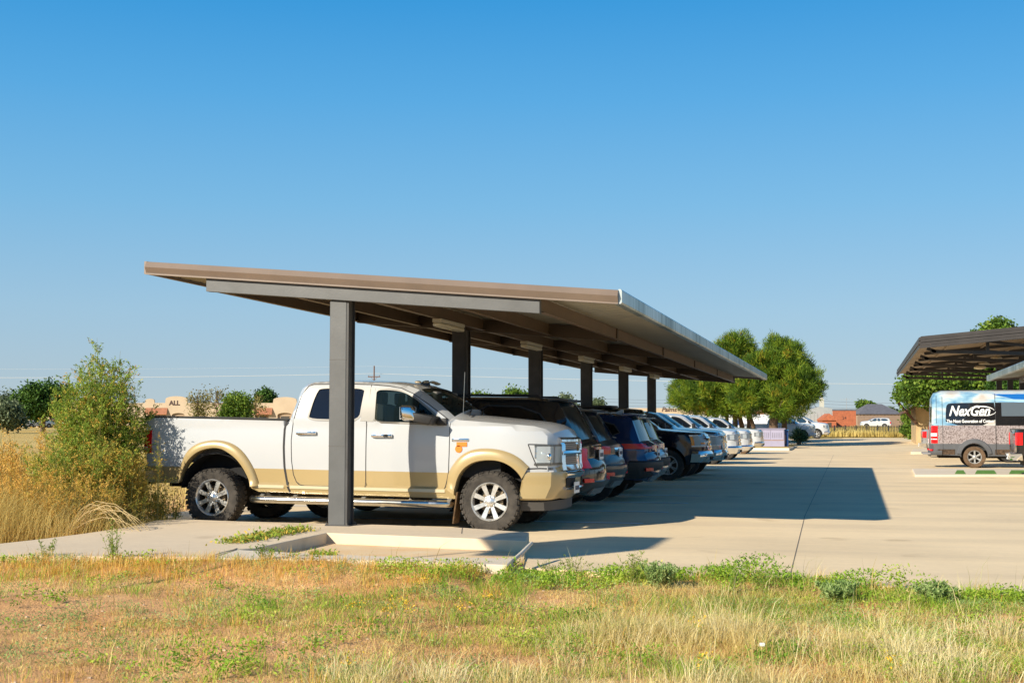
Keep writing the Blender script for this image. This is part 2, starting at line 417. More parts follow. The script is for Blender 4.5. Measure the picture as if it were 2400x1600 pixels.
# ------------------------------------------------------------------ wheels
def make_wheel(parent, x, y, r, w, sg, rim_r, spokes, rim_mat, tyre_mat, blocks=0, split=False, dark_back=True, seg=40, disc=True):
    """sg=-1: outer face towards -y. Wheel centre at (x, y, r)"""
    wh = empty('wheel'); wh.parent = parent; wh.location = (x, y, r)
    t = MB(); h = w/2; o = sg
    t.lathe([(o*h*.55, rim_r*.98), (o*h*.86, rim_r*1.03), (o*h*1.0, (rim_r+r)/2), (o*h*.93, r*.955), (o*h*.78, r*.985), (0, r), (-o*h*.78, r*.985), (-o*h*.95, r*.95), (-o*h, (rim_r+r)/2), (-o*h*.8, rim_r), (-o*h*.4, rim_r*.96)], seg)
    if blocks:
        for k in range(blocks):
            for j, (yy, ww) in enumerate(((-.74, .26), (-.25, .2), (.22, .2), (.72, .26))):
                a = 2*math.pi*(k+.5*(j % 2)+.13*j)/blocks; c = Vector((math.cos(a), 0, math.sin(a))); tn = Vector((-math.sin(a), 0, math.cos(a)))
                t.obox(c*(r*.995)+Vector((0, yy*h, 0)), tn*(math.pi*r/blocks*.74)+Vector((0, .012*(1 if j % 2 else -1), 0)), Vector((0, ww*h, 0)), c*.008)
            a = 2*math.pi*k/blocks; c = Vector((math.cos(a), 0, math.sin(a))); tn = Vector((-math.sin(a), 0, math.cos(a)))
            t.obox(c*(r*.93)+Vector((0, o*h*.97, 0)), tn*(math.pi*r/blocks*(.62 if k % 2 else .35)), Vector((0, o*.005, 0)), c*r*(.045 if k % 2 else .03))
    t.build('tyre', tyre_mat, wh, smooth=35)
    m = MB(); yf = o*h*.72
    m.lathe([(o*h*.9, rim_r*1.02), (o*h*.97, rim_r*.985), (o*h*.85, rim_r*.93), (o*h*.55, rim_r*.88)], seg)
    hub = rim_r*.24
    m.lathe([(yf-o*.03, hub*1.5), (yf-o*.005, hub*1.42), (yf+o*.0, hub), (yf+o*.022, hub*.95), (yf+o*.035, hub*.6), (yf+o*.038, .002)], 24)
    for k in range(spokes):
        a = 2*math.pi*(k+.5)/spokes
        offs = ((-.09, .06), (.09, .06)) if split else ((0, .13),)
        for da, ww in offs:
            a2 = a+da*(1.4); c = Vector((math.cos(a), 0, math.sin(a))); c2 = Vector((math.cos(a2), 0, math.sin(a2)))
            tn = Vector((-math.sin(a), 0, math.cos(a))); wid = rim_r*ww
            p0 = c*hub*.9+Vector((0, yf-o*.005, 0))+tn*(wid*.3*(1 if da > 0 else -1) if split else 0); p1 = c2*rim_r*.92+Vector((0, yf+o*.012, 0)); th = .02
            v = [p0-tn*wid*.72, p0+tn*wid*.72, p1+tn*wid*1.05, p1-tn*wid*1.05]; ins = Vector((0, -o*th, 0)); 
            top_ = [q.lerp((p0+p1)/2, .04) for q in v]
            vv = [q+ins for q in v]+top_; m.add(vv, [(4,5,6,7), (0,1,5,4), (1,2,6,5), (2,3,7,6), (3,0,4,7)])
    for k in range(spokes):
        a = 2*math.pi*k/spokes; m.lathe([(yf-o*.01, .012), (yf+o*.012, .011), (yf+o*.014, .001)], 6, c=(hub*1.22*math.cos(a), 0, hub*1.22*math.sin(a)))
    m.build('rim', rim_mat, wh, smooth=30)
    b = MB(); b.lathe([(o*h*.6, rim_r*.9), (-o*h*.5, rim_r*.84), (-o*h*.5, .01)], seg)
    b.build('wheel_barrel', M('wheel_barrel', (.05,.04,.03), .7), wh, smooth=40)
    if disc:
        d = MB(); d.lathe([(o*h*.1, .03), (o*h*.1, rim_r*.66), (o*h*.02, rim_r*.66)], 28); d.obox((rim_r*.45, o*h*.12, rim_r*.2), (.05,0,0), (0,.03,0), (0,0,.09))
        d.build('brake_disc', M('brake_disc', (.22,.17,.11), .5, .6), wh, smooth=40)
    return wh

def liner(parent, x, z, r, y0, y1, a0=-20, a1=200):
    """dark inside of a wheel arch, both sides"""
    for sg in (-1, 1):
        m = MB(); p = arc(x, z, r, a0, a1, 18); v = [(q[0], sg*y0, q[1]) for q in p]+[(q[0], sg*y1, q[1]) for q in p]; n = len(p)
        m.add(v+[v[k] for k in range(n, 2*n)][:0], [(i, i+1, n+i+1, n+i) for i in range(n-1)]+[tuple(range(n, 2*n))])
        m.build('wheel_liner', dark_void, parent)
def seats(parent, xs, zf, mat, hw=.7):
    for x in xs:
        for yy in (-.38, .38):
            m = MB(); m.obox((x, yy, zf), (.26,0,0), (0,.26,0), (0,0,.08)); m.obox((x-.28, yy, zf+.33), (.07,0,-.02), (0,.25,0), (.03,0,.33)); m.obox((x-.34, yy, zf+.76), (.05,0,0), (0,.13,0), (0,0,.09))
            m.build('seat', mat, parent, bevel=.025, smooth=50)

# ------------------------------------------------------------------ the white and gold pickup
TX, TY, TW = -9.19, 18.17, 1.0          # rear axle, centre line, half width
def s1(x, y): p = onY(300+x/3.136, 840+y/3.136, TY-TW+.03); return (p.x-TX, p.z)
def s2(x, y): p = onY(800+x/3.136, 840+y/3.136, TY-TW+.03); return (p.x-TX, p.z)
wheel_polish = M('polished_wheel', (.74,.74,.73), .26, .72, var=.18, vscale=22)
def hero_pickup():
    root = empty('pickup_truck', (TX, TY, 0)); tag(root, 'white crew cab pickup with gold lower body and chrome wheels behind the nearest carport column', 'pickup truck')
    white = dusty_paint('pearl_white_paint', (.50,.52,.545), amt=.22, rough=.22)
    gold = dusty_paint('gold_paint', (.46,.345,.165), (.38,.30,.19), amt=.4, rough=.3, metal=.15)
    gold_lt = dusty_paint('highlight_gold_trim', (.56,.48,.31), (.45,.38,.27), amt=.3, rough=.25)  # paler copy of the gold, carrying the sun highlight of the side crease
    T = lambda f, pts, tg, cr: [(*f(*p), tg, c if not isinstance(cr, (int, float)) else cr) for p, c in zip(pts, cr if not isinstance(cr, (int, float)) else [0]*len(pts))]
    top = [(*s2(1515,1022), 'bumper', .10), (*s2(1548,965), 'bumper', .11), (*s2(1556,835), 'bumper', .12), (*s2(1540,805), 'grille', .11), (*s2(1545,700), 'grille', .11), (*s2(1545,600), 'grille', .12),
           (*s2(1527,552), 'hood', .10), (*s2(1480,518), 'hood', .075), (*s2(1400,496), 'hood', .065), (*s2(1200,478), 'hood', .07), (*s2(1000,462), 'hood', .08), (*s2(860,452), 'hood', .09),
           (*s2(803,440), 'shield', .16), (*s2(700,350), 'shield', .13), (*s2(600,270), 'shield', .09), (*s2(545,226), 'roof', .05), (*s2(470,198), 'roof', .045), (*s2(320,178), 'roof', .045), (*s2(80,167), 'roof', .045),
           (*s1(1440,166), 'roof', .045), (*s1(1340,170), 'roof', .04), (*s1(1285,182), 'back', .04), (*s1(1252,212), 'back', .03), (*s1(1228,280), 'back', .03), (*s1(1200,380), 'back', .03), (*s1(1178,450), 'back', .02),
           (*s1(1165,458), 'open', 0), (*s1(700,446), 'open', 0), (*s1(130,433), 'open', 0), (*s1(118,437), 'tail', .04), (*s1(108,480), 'tail', .05), (*s1(104,700), 'tail', .05), (*s1(112,780), 'tail', .05)]
    rh = s1(630,1027); fh = s2(1097,1068)
    bottom = [s1(115,830), s1(130,905), s1(372,915)]+chaikin([s1(*p) for p in ((378,880),(400,810),(440,740),(500,690),(580,662),(650,655),(720,670),(790,715),(850,790),(890,880),(915,975))], 1, False) + \
        [s1(960,977), s1(1190,983), s1(1215,990), s1(1480,1000), s2(75,1002), s2(400,1012), s2(838,1030)]+chaikin([s2(*p) for p in ((842,960),(862,875),(910,805),(990,757),(1080,745),(1180,755),(1255,795),(1310,850),(1345,930),(1365,1020))], 1, False)
    zg = s2(0,820)[1]; x0, x1 = s1(100,790)[0], s2(780,838)[0]
    za, zb = s1(100,787)[1], s2(780,838)[1]
    def zgold(x): return za+(zb-za)*(x-x0)/(x1-x0)
    belt = s2(300,465)[1]; xfr = top[3][0]
    def W(x, z):
        w = TW
        g = zgold(x)
        if z > belt: w -= .13*(z-belt)+.16*(z-belt)**2
        elif z > g: w -= .02*((z-(belt+g)/2)/(belt-g)*2)**2 
        else:
            d = g-z
            w += -.02 + (-.10*d if d < .20 else (-.02+.9*(d-.20) if d < .245 else .02-.25*(d-.245)))
        if x > xfr-.75: w -= .17*((x-(xfr-.75))/.75)**2
        if x < 1.7: w -= .03*min(1, max(0, (1.7-x)/2.5))
        if 1.55 > x and z > g: w += .0
        return w
    sh = Shell(top, bottom, W, Rr=.085, step=.085)
    # openings and doors
    rwin = chaikin([s1(*p) for p in ((1325,447),(1333,400),(1352,310),(1378,235),(1400,211),(1560,212),(1735,213),(1730,270),(1722,335),(1708,460),(1510,453))], 2)
    fwin = chaikin([s2(*p) for p in ((243,467),(243,400),(243,290),(243,224),(330,221),(440,234),(520,272),(620,350),(700,415),(765,490),(640,480),(400,472))], 2)
    rdoor = [s1(*p) for p in ((1345,188),(1310,200),(1275,260),(1245,360),(1215,480),(1205,600),(1206,750),(1215,850),(1235,905),(1260,925),(1300,933),(1480,938))]+[s2(*p) for p in ((60,942),(177,950),(186,700),(190,450),(205,190),(80,186))]
    fdoor = [s2(*p) for p in ((205,190),(190,450),(186,700),(177,950),(500,962),(755,972),(775,900),(790,830),(797,700),(802,480),(785,445),(640,335),(520,257),(430,216),(330,200))]
    gl = [(x, zgold(x)) for x in np.linspace(-1.3, 5.0, 12)]
    cre = [[(x, zgold(x)-d) for x in np.linspace(-1.3, 5.0, 12)] for d in (.2, .245)]
    mf = lambda x, z: 1 if z < zgold(x) else 0
    parts = sh.side([rwin, fwin], [rdoor, fdoor], [gl]+cre, mf, step=.07)
    body = MB()
    for sg, k, m in parts:
        if k == 0: body.add(m.v, m.f, m.m)
    sh.ribbon(('grille', 'hood', 'roof', 'back', 'tail'), 18, mb=body)
    sh.ribbon(('bumper',), 18, mb=body, mi=1)
    sh.ribbon(('shield',), 1, (-1, -.9), mb=body); sh.ribbon(('shield',), 1, (.9, 1), mb=body)
    b = body.build('body', [white, gold], root, smooth=28, merge=True, recalc=False)
    sh.ribbon(('shield',), 14, (-.9, .9), off=-.004).build('windshield', glass_shield, root, smooth=40)
    for sg in (-1, 1):
        doors = {}
        for s_, k, m in parts:
            if s_ == sg and k > 0:
                sh.seam(rdoor if k == 1 else fdoor, .012, .0015, sg, mb=m, mi=2, closed=True)
                d = m.build('door', [white, gold, seam_mat], root, smooth=28, recalc=False); doors[k] = d
                wl = rwin if k == 1 else fwin
                g = sh.inset(wl, -.012, sg, step=.12).build('window', glass_clear if k == 2 else glassmat('rear_window_glass', (.01,.015,.03), .22), d, smooth=60)
                fr = sh.seam(wl, .028, .004, sg, closed=True).build('window_frame', M('grey_trim', (.2,.19,.17), .4), d, smooth=40)
        for k, (fx, a) in ((1, (s1, (1255,547))), (2, (s2, (240,567)))):
            p = fx(*a); q = (p[0]+.27, p[1]-.005); hb = MB(); wy = sh.w(p[0]+.13, p[1])[0]
            hb.obox((p[0]+.135, sg*(wy+.035), p[1]), (.135,0,0), (0,.012,0), (0,0,.022)); hb.obox((p[0]+.01, sg*(wy+.01), p[1]), (.03,0,0), (0,.03,0), (0,0,.02)); hb.obox((p[0]+.255, sg*(wy+.01), p[1]), (.035,0,0), (0,.03,0), (0,0,.024))
            hb.build('door_handle', chrome, doors[k], bevel=.006, smooth=40)
        # B pillar trim between the windows
        bp = [s1(*q) for q in ((1738,214),(1772,214),(1766,460),(1712,460),(1724,335))]; sh.inset(bp, .004, sg, step=.15).build('pillar_trim', M('grey_trim', (.2,.19,.17), .4), doors[1], smooth=60)
        bp = [s2(*q) for q in ((207,214),(240,216),(240,463),(193,462))]; sh.inset(bp, .004, sg, step=.15).build('pillar_trim', M('grey_trim', (.2,.19,.17), .4), doors[2], smooth=60)
        # flares
        for outer, inner in (([s1(*p) for p in ((368,925),(375,850),(392,760),(440,670),(510,620),(600,598),(690,598),(780,625),(850,680),(910,770),(945,860),(972,977))], [s1(*p) for p in ((380,930),(392,860),(420,790),(480,715),(550,672),(640,655),(700,664),(745,690),(800,730),(850,795),(890,880),(918,976))]),
                             ([s2(*p) for p in ((768,985),(777,900),(790,832),(830,770),(880,712),(950,672),(1040,657),(1150,663),(1250,692),(1320,737),(1355,775),(1388,806)) ], [s2(*p) for p in ((836,1030),(842,955),(862,880),(895,825),(940,785),(1000,757),(1080,746),(1170,752),(1240,783),(1290,828),(1318,868),(1330,900))])):
            oc = chaikin(outer, 2, False); ic = chaikin(inner, 2, False); m = MB(); n = len(oc); prof = ((0, .004), (.08, .028), (.3, .05), (.75, .055), (.95, .05), (1.0, .035), (1.0, -.10))
            v = []
            for a, c in zip(oc, ic):
                wa = sh.w(a[0], a[1])[0]; wc = sh.w(c[0], min(c[1], 9))[0]
                for f, o in prof: v.append((a[0]+(c[0]-a[0])*f, sg*(wa+(max(wc, wa)-wa)*f+o), a[1]+(c[1]-a[1])*f))
            k = len(prof); m.add(v, [(i*k+j, (i+1)*k+j, (i+1)*k+j+1, i*k+j+1) for i in range(n-1) for j in range(k-1)])
            m.build('fender_flare', gold, root, smooth=35)
        # mouldings, with the sun highlight along the crease put into their colour
        mo = MB()
        for xa, xb in ((s1(940,900)[0], s1(1150,900)[0]), (s1(1195,900)[0], s2(765,940)[0])):
            l = [(x, zgold(x)-.255) for x in np.linspace(xa, xb, 10)]; sh.seam(l, .045, .012, sg, mb=mo)
        mo.build('side_moulding_highlight', gold_lt, root, smooth=50)
        # gap between cab and bed
        gp = MB(); sh.seam([s1(*p) for p in ((1165,462),(1155,520),(1150,650),(1152,800),(1165,900),(1192,980))], .032, .003, sg, mb=gp); gp.build('body_gap', seam_mat, root)
        # headlight
        hl = empty('headlight'); hl.parent = root
        ts = [sg*t for t in (.82, .88, .94, 1, 1.03, 1.08, 1.14, 1.20, 1.25)]
        xh = lambda t: xfr-(abs(t)-1)
        zt = s2(1370,630)[1]; zbm = s2(1440,785)[1]
        sh.patch(1, ts, lambda t: zbm if abs(t) < 1.12 else zbm+(abs(t)-1.12)/.13*(zt-zbm)*.35, lambda t: zt-.005, 3, .006).build('lamp_housing', lamp_reflector, hl, smooth=30)
        sh.patch(1, [sg*t for t in (.84, .9, .96, 1, 1.05, 1.12, 1.17, 1.22)], zbm+.035, zt-.03, 3, .02).build('lens', glassmat('headlight_glass', (.6,.65,.7), .45), hl, smooth=30)
        bz = MB(); sh.patch(1, [sg*t for t in (.82, .9, .96, 1, 1.05, 1.12, 1.2, 1.25)], zbm, zbm+.03, 1, .016, mb=bz); sh.patch(1, [sg*t for t in (.82, .9, .96, 1, 1.05, 1.12, 1.2, 1.25)], zt-.035, zt-.005, 1, .016, mb=bz); sh.patch(1, [sg*t for t in (.81, .835)], zbm, zt, 1, .018, mb=bz)
        for q0, q1 in ((1.085, 1.10), (1.0, 1.012)): sh.patch(1, [sg*q0, sg*q1], zbm+.03, zt-.03, 1, .012, mb=bz)
        bz.build('bezel', M('lamp_bezel', (.14,.145,.15), .3, .5), hl)
        bb = MB(); c = sh.ep(1, sg*1.06, zbm+.12, -.0); bb.sphere((c.x, c.y, c.z), (.035,.05,.055)); c = sh.ep(1, sg*1.15, zbm+.15, -.01); bb.sphere((c.x, c.y, c.z), (.05,.025,.05)); bb.build('reflector_bowl', chrome, hl, smooth=60)
        # fog lamp, marker
        f = sh.patch(1, [sg*t for t in (.98, 1.01, 1.04, 1.1)], s2(0,925)[1], s2(0,878)[1], 2, .006).build('fog_lamp', lamp_reflector, root, smooth=30)
        sh.patch(1, [sg*t for t in (1.5, 1.56)], s2(0,952)[1], s2(0,930)[1], 1, .012).build('side_marker', black_plastic, root)
        # badge and emblem on fender
        p = s2(818,597); q = s2(942,597); wy = sh.w(p[0]+.1, p[1])[0]
        bd = MB(); bd.obox(((p[0]+q[0])/2, sg*(wy+.006), p[1]), ((q[0]-p[0])/2,0,0), (0,.008,0), (0,0,.022)); bd.build('fender_badge', chrome, root, bevel=.006, smooth=40)
        em = MB(); p = s2(885,640); em.obox((p[0]+.01, sg*(wy+.006), p[1]+.02), (.075,0,0), (0,.006,0), (0,0,.03)); em.lathe([(0, .001), (0, .055), (sg*.012, .05), (sg*.012, .001)], 16, c=(p[0]-.035, sg*wy, p[1]-.045))
        em.build('orange_emblem', M('orange_badge', (.85,.22,.02), .35), root, smooth=30)
        # mirror
        mr = empty('mirror'); mr.parent = root; p = s2(770,480); wy = sh.w(p[0]-.05, p[1])[0]
        mm = MB(); a = s2(530,440); hz = (a[1]+s2(0,480)[1])/2
        mm.obox((p[0]-.05, sg*(wy+.02), p[1]+.03), (.075,0,0), (0,.03,0), (0,0,.05)); mm.obox((p[0]-.28, sg*(wy+.19), p[1]+.08), (.17,sg*-.035,-.035), (0,.17,0), (.03,0,.055)); mm.build('mirror_arm', black_plastic, mr, bevel=.015, smooth=40)
        mc = MB(); mc.obox((p[0]-.44, sg*(wy+.26), p[1]+.15), (.09,sg*-.02,0), (0,.15,0), (-.02,0,.105)); mc.build('mirror_cap', chrome, mr, bevel=.035, smooth=50)
        mg = MB(); mg.obox((p[0]-.545, sg*(wy+.27), p[1]+.15), (.004,0,0), (0,.12,0), (0,0,.085)); mg.build('mirror_glass', chrome, mr)
        # tail lamp
        tl = empty('taillight'); tl.parent = root
        sh.patch(-1, [sg*t for t in (.88, .94, 1, 1.03, 1.07, 1.12, 1.16)], s1(0,690)[1], s1(0,525)[1], 3, .015).build('lens', red_lens, tl, smooth=40)
        sh.patch(-1, [sg*t for t in (.9, .95, 1, 1.04, 1.1)], s1(0,672)[1], s1(0,645)[1], 1, .022).build('reverse_lens', white_lens, tl, smooth=40)
        # step bar
        st = empty('step_bar'); st.parent = root; a = s1(905,1030); e = s2(785,1066); yb = sg*(TW+.06)
        tb = MB(); tb.tube([(a[0], yb-sg*.14, a[1]), (a[0]+.08, yb-sg*.02, a[1]), (a[0]+.25, yb, a[1]), (e[0]-.15, yb, e[1]), (e[0]-.02, yb-sg*.03, e[1]), (e[0]+.03, yb-sg*.14, e[1])], .052, 12); tb.build('tube', dull_chrome, st, smooth=50)
        for px in (s1(990,0)[0], s1(1235,0)[0], s2(170,0)[0], s2(800,0)[0]):
            k = MB(); k.bar((px, yb-sg*.01, a[1]-.0), (px, yb-sg*.35, a[1]+.14), .06, .02); k.build('bracket', M('bracket_grey', (.2,.19,.17), .6), st)
    # front valance under bumper
    va = MB(); sh.patch(1, [t for t in np.linspace(-1.45, 1.45, 25)], lambda t: s2(0,1098)[1], lambda t: s2(0,1030)[1], 1, -.03, .1, mb=va); va.build('valance', M('valance_grey', (.07,.065,.06), .7), root, smooth=40)
    # bumper body: proud slab with chrome upper lip
    zb0, zb1 = s2(0,1020)[1], s2(0,822)[1]
    bu = empty('bumper'); bu.parent = root
    ts = list(np.linspace(-1.42, -1, 8))+list(np.linspace(-.9, .9, 15))+list(np.linspace(1, 1.42, 8))
    def zlo(t): return zb0 if abs(t) > 1 else zb0+.03*(1-abs(t))
    sh.patch(1, ts, zlo, zb1, prof=[(0, .01), (.06, .035), (.5, .045), (.72, .035), (.9, .04), (1, .025)], mb=None).build('bumper_cover', gold, bu, smooth=32)
    sh.patch(1, list(np.linspace(-.78, .78, 13)), s2(0,870)[1], zb1+.012, prof=[(0, .05), (.3, .075), (.7, .075), (1, .04)]).build('chrome_lip', chrome, bu, smooth=40)
    for sg in (-1, 1): sh.patch(1, [sg*t for t in np.linspace(.30, .74, 5)], s2(0,930)[1], s2(0,870)[1], 1, .052).build('bumper_slot', dark_void, bu)
    sh.patch(1, list(np.linspace(-.72, .72, 9)), s2(0,955)[1], s2(0,935)[1], prof=[(0, .06), (.5, .075), (1, .06)]).build('chrome_strip', chrome, bu, smooth=40)
    pl = MB(); c = sh.ep(1, -.25, .62, .06); pl.obox((c.x+.02, -.22, .60), (.006,0,0), (0,.155,0), (.0,0,.078)); p_ = pl.build('licence_plate', plate_mat, root)
    pk = MB()
    for i in range(6): pk.obox((c.x+.028, -.22-.11+.044*i, .595), (.001,0,0), (0,.013,0), (0,0,.03))
    pk.build('plate_marks', plate_ink, p_)
    # grille
    gr = empty('grille'); gr.parent = root
    zg0, zg1 = s2(0,803)[1], s2(0,585)[1]
    sh.patch(1, list(np.linspace(-.78, .78, 17)), zg0+.01, zg1, prof=[(0, .03), (.3, .02), (.8, .015), (1, -.01)]).build('grille_mesh', M('grille_grey', (.11,.11,.12), .45, .4), gr, smooth=40)
    cr = MB(); ec = lambda t: .0
    for t0, t1 in ((-.86, -.72), (.72, .86), (-.09, .09)):
        ww = (t1-t0)
        sh.patch(1, list(np.linspace(t0, t1, 4)), zg0-.005, zg1+.02, prof=[(0, .06), (.25, .055), (.75, .045), (1, .0)], mb=cr)
    sh.patch(1, list(np.linspace(-.86, .86, 17)), zg1-.045, zg1+.035, prof=[(0, .045), (.4, .045), (1, -.01)], mb=cr)
    sh.patch(1, list(np.linspace(-.86, .86, 17)), zg0-.015, zg0+.055, prof=[(0, .05), (.5, .065), (1, .055)], mb=cr)
    zm = (zg0+zg1)/2+.01; sh.patch(1, list(np.linspace(-.8, .8, 17)), zm-.035, zm+.03, prof=[(0, .045), (.5, .06), (1, .045)], mb=cr)
    cr.build('chrome_surround', chrome, gr, smooth=35)
    sl_ = MB()
    for i in range(12):
        z = zg0+.07+(zg1-zg0-.12)*i/11
        if abs(z-zm) > .05: sh.patch(1, list(np.linspace(-.74, .74, 15)), z-.006, z+.006, 1, .032, mb=sl_)
    sl_.build('grille_slats', M('slat_grey', (.3,.3,.31), .35, .8), gr)
    for sg in (-1, 1):  # corner fairings beside the lamps: gap line of the fender
        g2 = MB(); sh.seam([s2(1370,630), s2(1400,720), s2(1432,800)], .012, .003, sg, mb=g2); sh.seam([s2(1370,630), s2(1480,633), s2(1525,636)], .014, .004, sg, mb=g2); sh.seam([s2(1325,812), s2(1450,808), s2(1535,812)], .018, .003, sg, mb=g2)
        
        g2.build('panel_gap', seam_mat, root)
    # bed: rails, inner walls, floor, tailgate back
    xr, xf = s1(130,433)[0], s1(1165,458)[0]; zr = lambda x: np.interp(x, [xr, xf], [s1(130,433)[1], s1(1165,458)[1]])
    rl = MB(); hw = TW-.03
    for sg in (-1, 1): rl.add([(x, sg*y, zr(x)+dz) for x in (xr, xf) for y, dz in ((hw-.02, -.015), (hw-.005, .028), (hw-.11, .03), (hw-.11, -.02))], [(0,4,5,1), (1,5,6,2), (2,6,7,3), (0,1,2,3), (7,6,5,4)])
    rl.add([(x, sg*(hw-.02), zr(x)+.0) for x in (xr-.02, xr+.07) for sg in (-1, 1)]+[(x, sg*(hw-.02), zr(x)+.03) for x in (xr-.02, xr+.07) for sg in (-1, 1)], [(0,1,3,2), (4,6,7,5), (0,4,5,1), (2,3,7,6)])
    rl.build('bed_rail', M('bed_rail_black', (.05,.048,.045), .5), root)
    bi = MB(); zf = zr(0)-.5; y1 = hw-.1
    bi.add([(xr+.06,-y1,zf),(xf,-y1,zf),(xf,y1,zf),(xr+.06,y1,zf),(xr+.06,-y1,zr(0)),(xf,-y1,zr(0)),(xf,y1,zr(0)),(xr+.06,y1,zr(0))], [(0,1,2,3),(0,4,5,1),(3,2,6,7),(0,3,7,4),(1,5,6,2)])
    bi.build('bed_liner', M('bed_liner', (.05,.05,.05), .8), root)
    rb = MB(); sh.patch(-1, [t for t in np.linspace(-1.1, 1.1, 13)], .60, .80, 1, .12, .05, mb=rb); rb.build('rear_bumper', chrome, root, smooth=40)
    th = MB(); th.bar((-1.05, -.6, .66), (-.45, -.6, .66), .08, .10); th.bar((-1.1, -.62, .66), (-1.1, .62, .66), .08, .1); th.build('tow_hitch', M('hitch_black', (.02,.02,.02), .6), root)
    # cab interior and roof furniture
    seats(root, (2.75, 3.6), 1.12, seat_grey)
    it = MB(); it.box((1.75,-.82,.75),(4.35,.82,1.0)); it.obox((4.2,0,1.28), (.22,0,0), (0,.8,0), (0,0,.12)); it.build('cabin_floor', M('cabin_dark', (.03,.03,.03), .9), root)
    sw = MB(); sw.lathe([(-.012, .18), (.012, .19), (.012, .165), (-.012, .17), (-.012, .18)], 20, axis='z', c=(0,0,0)); o = sw.build('steering_wheel', black_plastic, root, smooth=60); o.location = (3.95, .38, 1.42); o.rotation_euler = (0, R(-65), 0)
    for yy in (-.45, 0, .45, -.22, .22):
        l = MB(); p = s2(520, 175); l.sphere((p[0]-.02-.16*abs(yy), yy, sh.ep(1,0,1)[2]*0+p[1]+.035-.10*yy*yy*.6), (.055,.045,.02)); l.build('roof_marker', M('roof_marker_lens', (.5,.4,.26), .25, coat=.6), root, smooth=60)
    fin = MB(); p = s2(655,180); fin.extr_y([(p[0]-.55, p[1]-.0), (p[0]-.33, p[1]-.0), (p[0]-.36, p[1]+.075), (p[0]-.41, p[1]+.075)], -.015, .015); fin.build('shark_fin', M('fin_blue_black', (.01,.015,.03), .3), root)
    an = MB(); p = s2(882,600); q = s2(894,98); an.tube([(p[0], .0-TW+.10, s2(0,470)[1]), (q[0]+.0, -TW+.12, q[1])], .0035, 6); an.build('antenna', M('antenna_steel', (.5,.48,.44), .3, .8), root)
    wp = MB(); a = s2(860,448)
    for k in range(2): wp.bar((a[0]+.05+.02, -.65+.62*k, a[1]+.06), (a[0]-.07, -.1+.62*k, a[1]+.16), .015, .02)
    wp.build('wiper', black_plastic, root)
    # wheels
    r = .42
    for x, c in ((0, None), (fh[0]-rh[0], None)):
        for sg in (-1, 1): make_wheel(root, x+rh[0], sg*(TW-.11), r, .30, sg, .265, 8, wheel_polish, dusty_rubber, blocks=34)
        liner(root, x+rh[0], .5, .56, TW-.06, TW-.42, 5, 175)
    ub = MB(); ub.box((-1.0,-.5,.55),(fh[0]+.5,.5,.74)); ub.tube([(rh[0],-.7,r),(rh[0],.7,r)], .06); ub.tube([(fh[0],-.7,r),(fh[0],.7,r)], .05); ub.sphere((rh[0],0,r),.16); ub.box((.4,-.45,.42),(3.6,-.38,.56)); ub.box((.4,.38,.42),(3.6,.45,.56)); ub.build('chassis', M('chassis', (.03,.027,.024), .9), root, smooth=40)
    for sg in (-1, 1):
        mf_ = MB(); mf_.obox((fh[0]-.50, sg*(TW-.1), .33), (.012,0,0), (0,.13,0), (.03,0,.22)); mf_.build('mud_flap', M('mud_flap', (.10,.055,.02), .8, var=.5, vscale=20), root, bevel=.006)
    return root
truck = hero_pickup()

